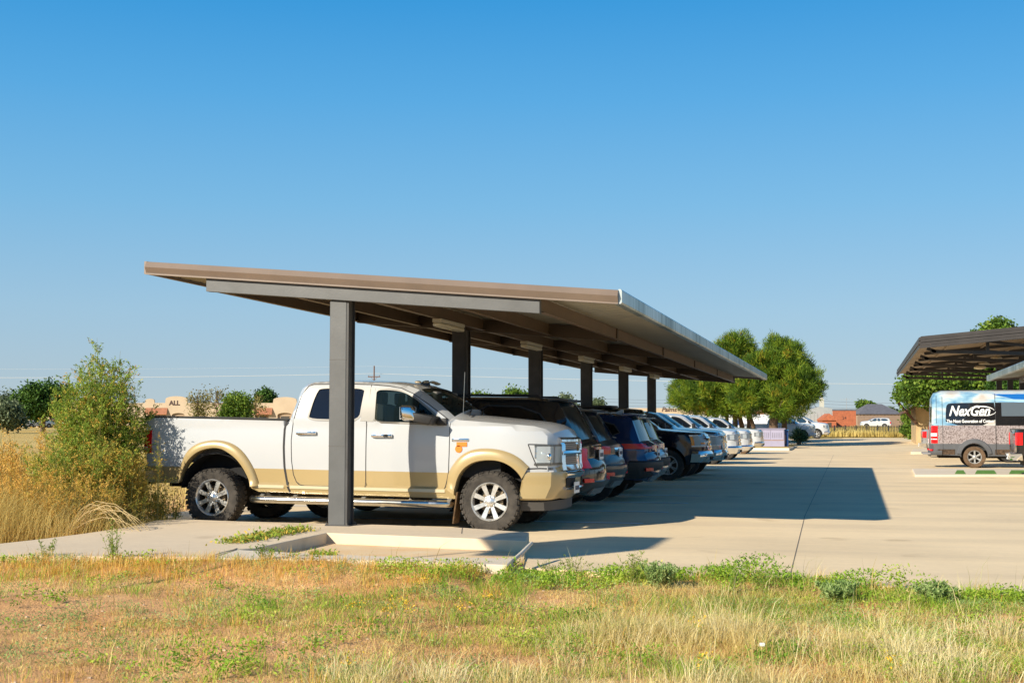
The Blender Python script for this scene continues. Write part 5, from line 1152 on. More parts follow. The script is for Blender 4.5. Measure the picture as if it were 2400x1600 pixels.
# ------------------------------------------------------------------ foliage
def leaf_mesh(name, C, size, mat, parent=None, up=.3, aspect=.55, tint=None, axis=None, cup=True):
    """many small leaf quads; C centres, size scalar/array, axis optional long directions"""
    C = np.asarray(C, float); n = len(C); sz = np.broadcast_to(np.asarray(size, float), (n,))*rng.uniform(.6, 1.3, n)
    a = rng.normal(size=(n, 3)) if axis is None else np.asarray(axis, float)+rng.normal(scale=.25, size=(n, 3))
    a /= np.linalg.norm(a, axis=1)[:, None]+1e-9
    b = rng.normal(size=(n, 3)); b[:, 2] += up; b = np.cross(a, b); b /= np.linalg.norm(b, axis=1)[:, None]+1e-9
    a = a*sz[:, None]; b = b*sz[:, None]*aspect*.5
    v = np.empty((n, 4, 3)); v[:, 0] = C-a*.5; v[:, 1] = C+b; v[:, 2] = C+a*.5; v[:, 3] = C-b
    me = bpy.data.meshes.new(name); me.vertices.add(n*4); me.vertices.foreach_set('co', v.ravel())
    me.loops.add(n*4); me.loops.foreach_set('vertex_index', np.arange(n*4, dtype=np.int32)); me.polygons.add(n)
    me.polygons.foreach_set('loop_start', np.arange(0, n*4, 4, dtype=np.int32)); me.polygons.foreach_set('loop_total', np.full(n, 4, dtype=np.int32)); me.update()
    at_ = me.attributes.new('tint', 'FLOAT', 'FACE'); at_.data.foreach_set('value', (rng.uniform(.0, 1, n) if tint is None else np.clip(tint+rng.uniform(-.18, .18, n), 0, 1)).astype(np.float32))
    me.materials.append(mat); me.validate()
    o = bpy.data.objects.new(name, me); COL.objects.link(o)
    if parent is not None: o.parent = parent
    return o
def blades(name, B, H, lean, width, mat, parent=None, tint=None, curl=.35):
    """grass blades: B base (n,3), H height, lean (n,2) tip offset"""
    B = np.asarray(B, float); n = len(B); H = np.broadcast_to(H, (n,)); w = np.broadcast_to(width, (n,))
    th = rng.uniform(0, 2*math.pi, n); s = np.c_[np.cos(th), np.sin(th), np.zeros(n)]*w[:, None]*.5
    m1 = B+np.c_[lean*.35, H*.6]; tp = B+np.c_[lean, H*(1-curl*np.linalg.norm(lean, axis=1)/(H+1e-6)*.5)]
    v = np.empty((n, 5, 3)); v[:, 0] = B-s; v[:, 1] = B+s; v[:, 2] = m1+s*.75; v[:, 3] = m1-s*.75; v[:, 4] = tp
    me = bpy.data.meshes.new(name); me.vertices.add(n*5); me.vertices.foreach_set('co', v.ravel())
    base = np.arange(n, dtype=np.int32)[:, None]*5; li = np.concatenate([base+np.array([[0,1,2,3]]), base+np.array([[3,2,4]])], 1).astype(np.int32)
    me.loops.add(n*7); me.loops.foreach_set('vertex_index', li.ravel()); me.polygons.add(2*n)
    ls = (np.arange(n, dtype=np.int32)[:, None]*7+np.array([[0, 4]], dtype=np.int32)).ravel(); me.polygons.foreach_set('loop_start', ls.astype(np.int32)); me.polygons.foreach_set('loop_total', np.tile(np.array([4, 3], dtype=np.int32), n)); me.update()
    t = (rng.uniform(0, 1, n) if tint is None else np.clip(tint+rng.uniform(-.15, .15, n), 0, 1)).astype(np.float32)
    me.attributes.new('tint', 'FLOAT', 'FACE').data.foreach_set('value', np.repeat(t, 2)); me.materials.append(mat); me.validate()
    o = bpy.data.objects.new(name, me); COL.objects.link(o)
    if parent is not None: o.parent = parent
    return o
g_leaf = leafmat('leaf_green', [(.0, (.035,.075,.010)), (.45, (.085,.165,.018)), (.8, (.17,.27,.03)), (1.0, (.30,.38,.06))])
g_dark = leafmat('leaf_dark_green', [(.0, (.02,.05,.010)), (.5, (.05,.12,.018)), (1.0, (.12,.22,.03))])
g_pine = leafmat('pine_needles', [(.0, (.025,.06,.010)), (.4, (.085,.165,.014)), (.7, (.20,.29,.02)), (.92, (.33,.35,.03)), (1.0, (.42,.25,.03))], nscale=.8, trans=.3)
g_olive = leafmat('leaf_olive_grey', [(.0, (.06,.09,.04)), (.6, (.14,.18,.09)), (1.0, (.28,.32,.18))])
g_weed = leafmat('weed_leaf', [(.0, (.12,.21,.03)), (.35, (.25,.37,.05)), (.6, (.40,.46,.07)), (.8, (.62,.52,.10)), (1.0, (.72,.44,.10))], trans=.35)
g_rust = leafmat('rusty_weed', [(.0, (.20,.24,.04)), (.3, (.44,.36,.06)), (.6, (.70,.42,.08)), (1.0, (.85,.54,.16))], trans=.3)
g_straw = leafmat('straw', [(.0, (.44,.33,.09)), (.4, (.68,.54,.19)), (.8, (.82,.70,.32)), (1.0, (.88,.80,.46))], trans=.35)
g_orange = leafmat('orange_stubble', [(.0, (.50,.27,.05)), (.5, (.80,.47,.08)), (1.0, (.86,.64,.22))], trans=.3)
g_green = leafmat('fresh_green', [(.0, (.10,.23,.025)), (.4, (.28,.46,.04)), (.8, (.45,.55,.07)), (1.0, (.66,.60,.14))], trans=.35)
g_sage = leafmat('sage_green', [(.0, (.15,.25,.07)), (.5, (.29,.42,.13)), (1.0, (.48,.58,.24))], trans=.3)
g_sparse = leafmat('sparse_leaf', [(.0, (.10,.11,.03)), (.5, (.22,.20,.06)), (1.0, (.36,.27,.10))])
bark = M('bark', (.13,.085,.055), .9, var=.35, vscale=6, bump=.6, bscale=12)

def blob_points(blobs, n, shell=.55, clump=0, crad=.3):
    """random points in ellipsoids, weighted outwards; optionally gathered in clumps"""
    vol = np.array([b[3]*b[4]*b[5] for b in blobs])**(2/3); ix = rng.choice(len(blobs), n if not clump else max(1, n//clump), p=vol/vol.sum())
    B = np.array(blobs)[ix]; d = rng.normal(size=(len(ix), 3)); d /= np.linalg.norm(d, axis=1)[:, None]; r = rng.uniform(shell**3, 1, len(ix))**(1/3)
    P = B[:, :3]+d*r[:, None]*B[:, 3:6]
    if clump:
        k = rng.integers(0, len(P), n); off = rng.normal(size=(n, 3))*crad*.55; return P[k]+off, d[k], k
    return P, d, None
def tree(name, label, loc, blobs, n, leaf, mat, trunk=None, group=None, clump=40, crad=.35, shell=.55, up=.3, aspect=.6, cat='tree', trunk_mat=None, limbs=6):
    root = empty(name, loc); tag(root, label, cat, group)
    P, d, k = blob_points(blobs, n, shell, clump, crad)
    nclump = (k.max()+1) if k is not None else 1; ct = rng.uniform(.1, .9, nclump)
    leaf_mesh('crown', P, leaf, mat, root, up, aspect, ct[k] if k is not None else None)
    if trunk:
        m = MB(); h, r = trunk; m.tube([(0,0,-.2), (.03*h,0,h*.35), (-.02*h,.02*h,h*.7), (0,0,h)], [r*1.25, r, r*.85, r*.5], 10)
        for i in range(limbs):
            b = blobs[rng.integers(len(blobs))]; s_ = rng.uniform(.4, .95)*h; m.tube([(0,0,s_), (b[0]*.45, b[1]*.45, s_+(b[2]-s_)*.45), (b[0], b[1], b[2])], [r*.5, r*.3, r*.1], 6)
        m.build('trunk', trunk_mat or bark, root, smooth=60)
    return root
def crown(w, h, z0, n=9, seed=0, flat=1.0):
    r_ = np.random.default_rng(seed); out = [(0, 0, z0+h*.5, w*.36, w*.36, h*.42)]
    for i in range(n):
        a = r_.uniform(0, 2*math.pi); u = r_.uniform(.12, .9); rr = w*.5*math.sin(math.pi*min(.95, u*.85+.12))*.72; s_ = r_.uniform(.16, .26)
        out.append((rr*math.cos(a), rr*math.sin(a), z0+h*u, w*s_, w*s_, h*s_*flat))
    return out
def T(px, D): return ground_at(px, D)
# the two great pines on the island, and the one to their left
def pine(label, px, D, py_top, py_bot, wpx, trunk, seed, n=26000, extra=()):
    p = T(px, D); s_ = D/F_PX; z1 = CAM_H+(1001-py_top)*s_-p.z; z0 = CAM_H+(1001-py_bot)*s_-p.z; w = wpx*s_
    bl = crown(w, z1-z0, z0, 16, seed)+[(a*s_, c*s_, CAM_H+(1001-b)*s_-p.z, r*s_, r*s_, r2*s_) for a, b, c, r, r2 in extra]
    root = empty('pine_tree', p); tag(root, label, 'tree', 'pine trees beyond the carport')
    nc = 900; P, d, _ = blob_points(bl, nc, .62); k = rng.integers(0, nc, n); dirn = d[k]*.8+rng.normal(scale=.45, size=(n, 3))+np.array([0, 0, .55]); dirn /= np.linalg.norm(dirn, axis=1)[:, None]
    C = P[k]+rng.normal(scale=.17, size=(n, 3))+dirn*.15; t = rng.uniform(.15, .85, nc)[k]
    leaf_mesh('crown', C, .34, g_pine, root, .2, .11, t, axis=dirn)
    m = MB()
    for dx, r in trunk: m.tube([(dx, 0, -.1), (dx*1.05+.05, .1, z0*.6), (dx*.8, 0, z0+.5*(z1-z0))], [r*1.1, r, r*.4], 10)
    for i in range(9): b = bl[i+1]; m.tube([(trunk[0][0]*.9, 0, z0+.1), (b[0]*.5, b[1]*.5, (z0+b[2])/2), (b[0], b[1], b[2])], [.14, .08, .03], 6)
    m.build('trunk', bark, root, smooth=60); return root
pine('large olive green pine right over the lilac cabinet, its crown touching the carport roof tip', 1818, 90, 836, 976, 190, [(-.2, .33)], 4, 75000, extra=((42, 830, 0, 24, 24), (10, 850, 0, 40, 24), (80, 905, 0, 30, 45), (-60, 925, 0, 45, 40), (-30, 958, 0, 50, 18), (35, 958, 0, 50, 18)))
pine('pine with a slimmer trunk standing right of the big pine, above the yucca', 1842, 92, 800, 972, 120, [(-.15, .20)], 5, 50000, extra=((-5, 815, 0, 22, 18), (-30, 870, 0, 40, 40), (48, 905, 0, 28, 45)))
pine('broad low pine left of the big pine, under the end of the carport roof', 1665, 97, 862, 972, 180, [(2.2, .2), (3.0, .17), (1.2, .15)], 6, 70000, extra=((-60, 915, 0, 35, 40), (50, 905, 0, 55, 55), (-10, 890, 0, 60, 30), (30, 950, 0, 60, 26), (-25, 950, 0, 45, 24), (85, 950, 0, 30, 26)))
pine('tall upright pine at the back whose tips rise above the carport fascia', 1722, 101, 790, 960, 110, [(0, .2), (1.0, .16)], 8, 48000, extra=((-8, 812, 0, 30, 28), (25, 815, 0, 22, 25), (45, 850, 0, 35, 30)))
# yucca
def yucca():
    p = ground_at(1873, 95); p = onz(1873, 1042, .15); root = empty('yucca', (p.x, p.y, .15)); tag(root, 'spiky yucca clump on the tree island in front of the white crew cab', 'yucca', None)
    n = 420; th = rng.uniform(0, 2*math.pi, n); el = rng.uniform(-.2, 1.45, n); d = np.c_[np.cos(th)*np.cos(el), np.sin(th)*np.cos(el), np.sin(el)]
    c = np.array([0, 0, .45]); leaf_mesh('leaves', c+d*.42+rng.normal(scale=.12, size=(n, 3)), .85, leafmat('yucca_leaf', [(0, (.04,.09,.04)), (.6, (.10,.19,.09)), (1, (.25,.33,.18))]), root, .3, .07, None, axis=d)
    m = MB(); m.tube([(0,0,-.05), (0,0,.5)], [.16, .12], 8); m.build('trunk', bark, root, smooth=60)
yucca()
# right: big broadleaf behind the canopy, green juniper, distant trees
def simple_tree(name, label, px, D, top, bot, wpx, mat, n, leaf, seed, trunkpx=None, group=None, crad=.45, shell=.5, nb=11, cat='tree', limbs=6, aspect=.6, th=.35):
    p = T(px, D); s_ = D/F_PX; z1 = CAM_H+(1001-top)*s_-p.z; z0 = CAM_H+(1001-bot)*s_-p.z; w = wpx*s_
    return tree(name, label, p, crown(w, z1-z0, z0, nb, seed), n, leaf, mat, (max(z0+th*(z1-z0), .3), (trunkpx or wpx*.035)*s_), group, 36, crad, shell, cat=cat, limbs=limbs, aspect=aspect)
simple_tree('broadleaf_tree', 'leafy green tree behind the truss canopy, left of its columns', 2190, 92, 842, 962, 170, g_leaf, 26000, .26, 11, 8)
simple_tree('broadleaf_tree', 'taller tree whose top leaves rise above the truss canopy roof', 2318, 104, 766, 955, 170, g_leaf, 32000, .30, 12, 9)
simple_tree('broadleaf_tree', 'green tree filling the gap between the canopy columns at the right edge', 2420, 98, 850, 960, 200, g_dark, 20000, .28, 13, 8)
simple_tree('juniper', 'dense upright green juniper beside the tan stone wall on the right', 2134, 112, 950, 1024, 36, g_leaf, 9000, .22, 14, 2, crad=.3, cat='shrub')
simple_tree('broadleaf_tree', 'round yellow green tree between the red building and the grey roofed house', 2028, 262, 943, 990, 40, g_leaf, 9000, .5, 15, 3, crad=.7)
simple_tree('broadleaf_tree', 'wide olive tree behind the grey roof, right of the round tree', 2078, 260, 962, 992, 62, g_olive, 6000, .6, 16, 3, crad=.8)
# left
simple_tree('oak_tree', 'rounded dark green tree over the parked cars at far left', 100, 170, 892, 976, 122, g_dark, 22000, .42, 21, 5, crad=.8, limbs=9)
simple_tree('broadleaf_tree', 'grey green bushy tree at the left edge of the picture', 18, 150, 945, 1000, 90, g_olive, 12000, .35, 22, 2.5, crad=.6)
simple_tree('bare_tree', 'thin grey tree with sparse leaves at the very left behind the bushy one', 8, 190, 920, 985, 60, g_olive, 2600, .35, 23, 2, crad=1.0)
simple_tree('sparse_tree', 'sparse yellowing tree right of the lettered gable of the tan building', 462, 230, 908, 990, 52, g_sparse, 1500, .36, 24, 1.6, 'young trees in front of the tan building', crad=1.0, limbs=16, shell=.05, th=.8)
simple_tree('sparse_tree', 'thin half bare tree with brown twigs, tallest in front of the tan building', 506, 225, 905, 990, 60, g_sparse, 800, .36, 25, 1.5, 'young trees in front of the tan building', crad=1.2, limbs=20, shell=.05, th=.85)
simple_tree('broadleaf_tree', 'compact bright green tree in front of the tan building above the truck bed', 553, 210, 922, 985, 66, g_leaf, 9000, .4, 26, 3, 'young trees in front of the tan building', crad=.8)
simple_tree('sparse_tree', 'brownish sparse tree just left of the pickup cab, before the tan building', 598, 228, 928, 990, 56, g_sparse, 900, .36, 27, 1.6, 'young trees in front of the tan building', crad=1.0, limbs=16, shell=.05, th=.8)
simple_tree('broadleaf_tree', 'dark tree crown showing over the roof of the tan building', 618, 340, 920, 960, 62, g_dark, 6000, .7, 28, 2, crad=1.1)
simple_tree('broadleaf_tree', 'low green hedge like tree seen between the second and third carport columns, right part', 1210, 190, 923, 985, 80, g_leaf, 9000, .42, 31, 3, 'trees seen under the carport', crad=.8)
simple_tree('broadleaf_tree', 'low yellow green trees seen just right of the second carport column', 1135, 195, 930, 985, 90, g_leaf, 9000, .42, 32, 3, 'trees seen under the carport', crad=.8)
simple_tree('broadleaf_tree', 'pale rounded tree seen between the third and fourth carport columns', 1320, 205, 930, 985, 62, g_olive, 6000, .42, 33, 3, 'trees seen under the carport', crad=.8)
simple_tree('broadleaf_tree', 'small pale tree seen just right of the fourth carport column', 1398, 230, 940, 985, 36, g_olive, 3000, .45, 34, 2, 'trees seen under the carport', crad=.8)

# ------------------------------------------------------------------ distant buildings, poles, fence
stucco = M('tan_stucco', (.54,.425,.30), .9, var=.07, vscale=.4); stucco_d = M('stucco_shade', (.38,.28,.19), .9); tile = M('terracotta_tile', (.36,.15,.08), .85, var=.2, vscale=1.2)
def mission_building(name, label, px0, px1, D, py_roof, gables, arches, tiles, words):
    a = ground_at(px0, D); b = ground_at(px1, D); root = empty(name, a, math.atan2(b.y-a.y, b.x-a.x)); tag(root, label, 'building'); Wd = (b-a).length; s_ = Wd/(px1-px0)
    zr = CAM_H+(1001-py_roof)*D/F_PX-a.z; m = MB()
    arcs = [( (x-px0)*s_, w*s_/2) for x, w in arches]
    outline = [(0, -.5)]
    for cx, hw in sorted(arcs):
        zs = zr*.50; outline += [(cx-hw, -.5), (cx-hw, zs)]+[(cx-hw*math.cos(R(t)), zs+hw*.32*math.sin(R(t))) for t in range(20, 180, 20)]+[(cx+hw, zs), (cx+hw, -.5)]
    outline += [(Wd, -.5), (Wd, zr)]
    for gx, gw, gh in sorted(gables, reverse=True):
        cx = (gx-px0)*s_; hw = gw*s_/2; gz_ = gh*D/F_PX; outline += [(cx+hw, zr), (cx+hw*.97, zr+gz_*.45)]+[(cx+hw*math.cos(R(t)), zr+gz_*(.5+.5*math.sin(R(t)))) for t in range(15, 180, 15)]+[(cx-hw*.97, zr+gz_*.45), (cx-hw, zr)]
    outline += [(0, zr)]
    V, Fc, _ = cdt(outline, step=3.0); n = len(V)
    m.add([(p[0], 0, p[1]) for p in V]+[(p[0], .5, p[1]) for p in V], [f for f in Fc]+[tuple(i+n for i in f[::-1]) for f in Fc])
    k = len(outline); m.add([(p[0], 0, p[1]) for p in outline]+[(p[0], .5, p[1]) for p in outline], [(i, (i+1) % k, k+(i+1) % k, k+i) for i in range(k)])
    m.build('front_wall', stucco, root)
    r = MB(); r.box((0.0, .5, -.5), (Wd, 14, zr-.4)); r.build('hall', stucco_d, root)
    r = MB(); r.box((0,2.6,-.5),(Wd,2.62,zr*.8)); 
    for cx, hw in arcs: d = MB(); d.box((cx-hw*.6, .44, -.4), (cx+hw*.6, .49, zr*.45)); d.build('door', M('shop_glass', (.08,.07,.06), .3), root)
    for x0, x1 in tiles:
        t = MB(); z = zr*.70; t.extr_x([(-.9, z-.9), (-.02, z+.55), (-.02, z+.35), (-.9, z-1.05)], (x0-px0)*s_, (x1-px0)*s_); t.build('tiled_awning', tile, root)
    for txt, x, z, size, sh_ in words: text_obj('sign_lettering', txt, size*D/F_PX, M('sign_dark', (.07,.035,.03), .6), ((x-px0)*s_, -.03, CAM_H+(1001-z)*D/F_PX-a.z), root, shear=sh_, offset=.02 if sh_ else .06, extrude=.03)
    return root
mission_building('shop_building', 'long tan stucco shop building with curved gables and terracotta awnings, left of the carport', 60, 905, 300, 944, [(412, 52, 16), (667, 56, 14), (350, 22, 10), (180, 30, 8), (880, 40, 10)], [(375, 26), (417, 30), (470, 28), (525, 28), (614, 30), (667, 34), (130, 30), (200, 30), (740, 30), (820, 30)], [(340, 392), (595, 638), (100, 122)], [('ALL', 408, 949, 15, 0)])
mission_building('shop_building', 'tan shop building with script sign seen past the last carport column', 1330, 1800, 265, 956, [(1700, 40, 8)], [(1660, 20), (1715, 18), (1745, 18)], [(1760, 1790)], [('Palms', 1568, 964, 15, .25)])
def red_building():
    brick = M('red_brick', (.42,.13,.06), .9, var=.18, vscale=3); metal = M('pale_metal_siding', (.40,.43,.43), .5, .2, var=.05, vscale=2); rf = M('grey_shingle', (.13,.13,.15), .9, var=.2, vscale=2)
    D = 170; a = ground_at(1953, D); b = ground_at(2006, D); root = empty('brick_building', a, YAW-.06); tag(root, 'red brick and pale metal sided building with a small brick porch, beyond the fence', 'building'); s_ = D/F_PX; zt = CAM_H+(1001-962)*s_-a.z
    m = MB(); m.box((0,0,-.4),(53*s_,8,zt)); m.build('brick_block', brick, root)
    m = MB(); m.extr_y([(-75*s_, -.4), (-.0, -.4), (-.0, zt+.3), (-30*s_, zt+.55), (-75*s_, zt-.2)], .4, 9); m.build('metal_block', metal, root)
    for i in range(18): 
        if i % 2 == 0: r = MB(); r.box((-4*(i+1)*s_, .36, -.3), (-4*(i+1)*s_+.05, .4, zt-.3)); r.build('siding_rib', metal, root)
    m = MB(); m.box((-.05,-.05,zt),(53*s_+.1,8,zt+.2)); m.build('parapet_cap', rf, root)
    m = MB(); m.box((-35*s_,-3,-.4),(-3*s_,.36,1.45)); m.build('porch_wall', brick, root); m = MB(); m.extr_y([(-37*s_, 1.45), (-1*s_, 1.45), (-1*s_, 1.6), (-19*s_, 2.35), (-37*s_, 1.6)], -3.2, .3); m.build('porch_roof', brick, root)
    m = MB(); m.box((-23*s_,-3.03,-.3),(-14*s_,-3.0,1.15)); m.build('door', M('shop_glass', (.08,.07,.06), .3), root)
    m = MB(); m.box((-22*s_,2,zt),(-14*s_,3,zt+1.6)); m.box((-20*s_,2.2,zt+1.6),(-16*s_,2.8,zt+2.1)); m.build('chimney', M('chimney_pale', (.5,.48,.4), .9), root)
    w = text_obj('house_number', '24', .55, M('sign_dark', (.07,.035,.03), .6), (26*s_, -.02, zt-1.15), root)
    hb = ground_at(2062, 235); h = empty('house', hb, YAW-.05); tag(h, 'grey hip roofed house behind a wood fence in the distance on the right', 'house'); q = 235/F_PX
    m = MB(); m.box((-46*q,0,-.6),(50*q,10,2.6)); m.build('wall', M('house_tan', (.36,.27,.2), .9), h)
    m = MB(); x0, x1 = -50*q, 54*q; zt2 = 2.6; v = [(x0,-.6,zt2),(x1,-.6,zt2),(x1,10.6,zt2),(x0,10.6,zt2),(x0+36*q,5,zt2+1.95),(x1-34*q,5,zt2+1.95)]; m.add(v, [(0,1,5,4),(1,2,5),(2,3,4,5),(3,0,4),(3,2,1,0)]); m.build('roof', rf, h)
    wf = ground_at(2010, 228); f = empty('wood_fence', wf, YAW-.04); tag(f, 'weathered wood privacy fence in front of the grey roofed house', 'fence')
    for i in range(44): m = MB(); x = i*2.6*q; m.box((x,0,-.5),(x+2.45*q,.06,2.35+.05*math.sin(i*2.1))); m.build('board', M('weathered_wood', (.27,.19,.14), .9, var=.15, vscale=1.5), f)
red_building()
def tan_wall():
    D = 95; a = ground_at(2147, D); s_ = D/F_PX; root = empty('stone_building', a, 0); tag(root, 'tan stone building with a brown overhanging wooden eave behind the lettered van', 'building')
    m = MB(); m.box((0,0,-.2),(12,9,CAM_H+(1001-958)*s_)); m.build('wall', M('tan_stone', (.50,.36,.19), .9, var=.2, vscale=1.2), root)
    wd = M('brown_timber', (.14,.075,.045), .8, var=.2, vscale=4); z = CAM_H+(1001-952)*s_
    m = MB(); m.extr_y([(-.9, z-.55), (1.2, z+.55), (12, z+.9), (12, z+.7), (1.2, z+.35), (-.9, z-.72)], -1.3, 9.5); m.build('roof', wd, root)
    for i in range(6): r = MB(); r.bar((-.85, -1.2+1.4*i, z-.68), (.3, -1.2+1.4*i, z+.0), .14, .16); r.build('rafter_tail', wd, root)
    r = MB(); r.bar((-1.3, -1.1, z+.1), (0.05, -.2, z-1.5), .16, .16); r.build('brace', wd, root)
tan_wall()
def pole(label, px, D, top, wires=(), r=.14, cross=True):
    p = ground_at(px, D); h = CAM_H+(1001-top)*D/F_PX-p.z; root = empty('utility_pole', p, YAW); tag(root, label, 'utility pole'); m = MB(); m.tube([(0,0,-.5),(0,0,h)], [r, r*.75], 8); m.build('pole', M('pole_wood', (.16,.08,.05), .9), root, smooth=60)
    if cross: c = MB(); c.box((-1.25,-.1,h-2.3),(1.25,.1,h-2.12)); c.bar((-.7,0,h-2.2),(0,0,h-3.1),.06,.06); c.bar((.7,0,h-2.2),(0,0,h-3.1),.06,.06); c.build('crossarm', M('pole_wood', (.16,.08,.05), .9), root); 
    for x in ((-1.1, 0, 1.1) if cross else ()): i = MB(); i.lathe([(0,.05),(.1,.09),(.2,.09),(.25,.03)], 8, axis='z', c=(x,0,h-2.12)); i.build('insulator', M('insulator', (.2,.2,.22), .3), root)
    return root
pole('wooden utility pole with a crossarm standing over the pickup roof', 876, 260, 857, r=.17)
pole('dark pole top showing just right of the pine trees', 1896, 190, 861, cross=False, r=.13)
def wire(label, pts, r, mat):
    m = MB(); P_ = []
    for (xa, ya, Da), (xb, yb, Db) in zip(pts[:-1], pts[1:]):
        a = at(xa, ya, Da); b = at(xb, yb, Db)
        P_ += [a.lerp(b, t/10)-Vector((0, 0, .35*4*(t/10)*(1-t/10))) for t in range(10)]
    P_.append(at(*pts[-1])); m.tube(P_, r, 4, cap=False); o = m.build('power_line', mat, None); tag(o, label, 'power line'); return o
wl = M('pale_wire', (.75,.74,.70), .5); wd_ = M('grey_wire', (.16,.19,.24), .6)
wire('upper pale power line crossing the sky behind the pickup cab', [(-200, 884, 262), (876, 875, 262), (2100, 900, 262)], .03, wl)
wire('faint thin line above the pale power line on the left', [(-200, 864, 330), (876, 858, 330), (1600, 864, 330)], .014, wl)
for k, y in enumerate((936, 943, 951)): wire(['top', 'middle', 'lowest'][k]+' of the three grey power lines beyond the pines on the right', [(1400, y-2, 300), (1880, y, 300), (2180, y+(8 if k < 2 else 5), 300), (2600, y+10, 300)], .03, wd_)
def aerial():
    p = ground_at(1985, 240); h = CAM_H+(1001-932)*240/F_PX-p.z; m = MB(); m.tube([(0,0,0),(0,0,h)], .05, 5)
    m.bar((-1.2,0,h-.3),(1.2,0,h-.3),.05,.05); 
    for x in (-1, -.5, 0, .5, 1): m.bar((x,-.5,h-.3),(x,.5,h-.3),.04,.04)
    o = m.build('tv_aerial', M('aerial_grey', (.4,.42,.45), .4, .5)); o.location = p; tag(o, 'thin television aerial mast above the red brick building', 'aerial')
aerial()
def iron_fence():
    D = 128; a = onz(1905, 1028, .30); a = ground_at(1905, D); b = ground_at(2115, D); root = empty('iron_fence', a, math.atan2(b.y-a.y, b.x-a.x)); tag(root, 'thin dark iron picket fence along the far end of the lot', 'fence'); Lh = (b-a).length; ir = M('iron_black', (.03,.03,.032), .5); a_ = Vector(a)
    n = 58
    for i in range(n+1):
        x = Lh*i/n; big = i % 7 == 0; p = MB(); w = .06 if big else .026; p.box((x-w,-w,-.1),(x+w,w,1.12 if big else 1.05)); p.build('post' if big else 'picket', ir, root)
    for z in (.15, .95): p = MB(); p.box((0,-.015,z),(Lh,.015,z+.035)); p.build('rail', ir, root)
iron_fence()
p0 = ground_at(1880, 127); p1 = ground_at(2160, 127); strip('kerb', (p0.x, p0.y), (p1.x, p1.y), .5, conc_kerb, .12)

# ------------------------------------------------------------------ weeds and grasses
def vnoise(x, y, s, seed):
    r_ = np.random.default_rng(seed); G = r_.uniform(0, 1, (64, 64)); u = np.asarray(x)/s+32; v = np.asarray(y)/s+32
    i = np.floor(u).astype(int) % 63; j = np.floor(v).astype(int) % 63; fx = u-np.floor(u); fy = v-np.floor(v); fx = fx*fx*(3-2*fx); fy = fy*fy*(3-2*fy)
    return (G[i, j]*(1-fx)+G[i+1, j]*fx)*(1-fy)+(G[i, j+1]*(1-fx)+G[i+1, j+1]*fx)*fy
def field(n, x0=-10.5, x1=9.5, y0=4.6):
    x = rng.uniform(x0, x1, n); y = rng.uniform(y0, 14.5, n); k = y < edge_y(x)-.02
    return x[k], y[k], (edge_y(x)-y)[k]
def pxcol(x, y):      # how far right of the photograph's left edge a ground spot lies, 0..1
    r_ = x*math.cos(YAW)+y*math.sin(YAW); f_ = -x*math.sin(YAW)+y*math.cos(YAW); return (r_/f_*F_PX+1200)/2400
def pick(x, y, d, prob):
    k = rng.uniform(0, 1, len(x)) < prob; return x[k], y[k], d[k]
def stuff(o, label): return tag(o, label, 'plants', None, 'stuff')
# 1 flat dead thatch and litter
x, y, d = field(520000); u = pxcol(x, y); nz = vnoise(x, y, .7, 1)*.6+vnoise(x, y, .22, 2)*.4
p_ = np.clip((nz-.50)*4.2+u*1.7-.04, .04, 1); p_ = np.where(d < .9, np.maximum(p_, .6), p_)
x, y, d = pick(x, y, d, p_); n = len(x)
stuff(blades('dry_thatch', np.c_[x, y, soil_z(x, y)], rng.uniform(.008, .045, n), rng.normal(scale=.035, size=(n, 2)), rng.uniform(.002, .0045, n), leafmat('thatch', [(.0, (.28,.17,.05)), (.35, (.58,.40,.12)), (.7, (.78,.63,.23)), (1.0, (.85,.77,.38))], trans=.2), tint=np.clip(vnoise(x, y, .5, 3)*.5+vnoise(x, y, .08, 13)*.5, 0, 1)), 'flat dead grass litter lying over the red dirt')
# 2 straw
def tufts(name, n_t, per, prob, hf, mat, label, spread=.06, leanf=.45, seed=5, w=(.002, .004), y0=4.6, tintf=None, wild=.22):
    x, y, d = field(n_t, y0=y0); u = pxcol(x, y); x, y, d = pick(x, y, d, prob(x, y, d, u)); m = len(x)
    k = np.repeat(np.arange(m), per); n = len(k); H = hf(x, y, d)[k]*rng.uniform(.35, 1.1, n)
    off = rng.normal(scale=spread, size=(n, 2)); bx = x[k]+off[:, 0]; by = np.minimum(y[k]+off[:, 1], edge_y(x[k]+off[:, 0])-.01); lean = off/spread*H[:, None]*leanf*.55+rng.normal(scale=wild, size=(n, 2))*H[:, None]+np.array([[.10, .03]])*H[:, None]
    t = None if tintf is None else np.clip(tintf(x, y)[k]+rng.normal(scale=.16, size=n), 0, 1)
    return stuff(blades(name, np.c_[bx, by, soil_z(bx, by)-.005], H, lean, rng.uniform(w[0], w[1], n), mat, tint=t), label)
clump_c = [(onz(px, py, 0).x, onz(px, py, 0).y, r, h) for px, py, r, h in ((1440,1480,.32,.30), (1530,1495,.22,.26), (1690,1490,.32,.48), (2150,1540,.38,.26), (1930,1520,.30,.28), (2330,1480,.3,.24), (1250,1595,.25,.24), (830,1595,.22,.30), (1050,1590,.25,.24), (1780,1600,.3,.26), (1600,1600,.25,.24), (2060,1470,.2,.2), (2250,1590,.3,.28), (1350,1540,.2,.18))]
def big(x, y): return sum(np.exp(-(((x-a)/r)**2+((y-b)/(r*.8))**2))*h for a, b, r, h in clump_c)
g_pale = leafmat('pale_straw', [(.0, (.54,.42,.14)), (.4, (.76,.63,.28)), (.8, (.88,.79,.47)), (1.0, (.90,.85,.60))], trans=.3)
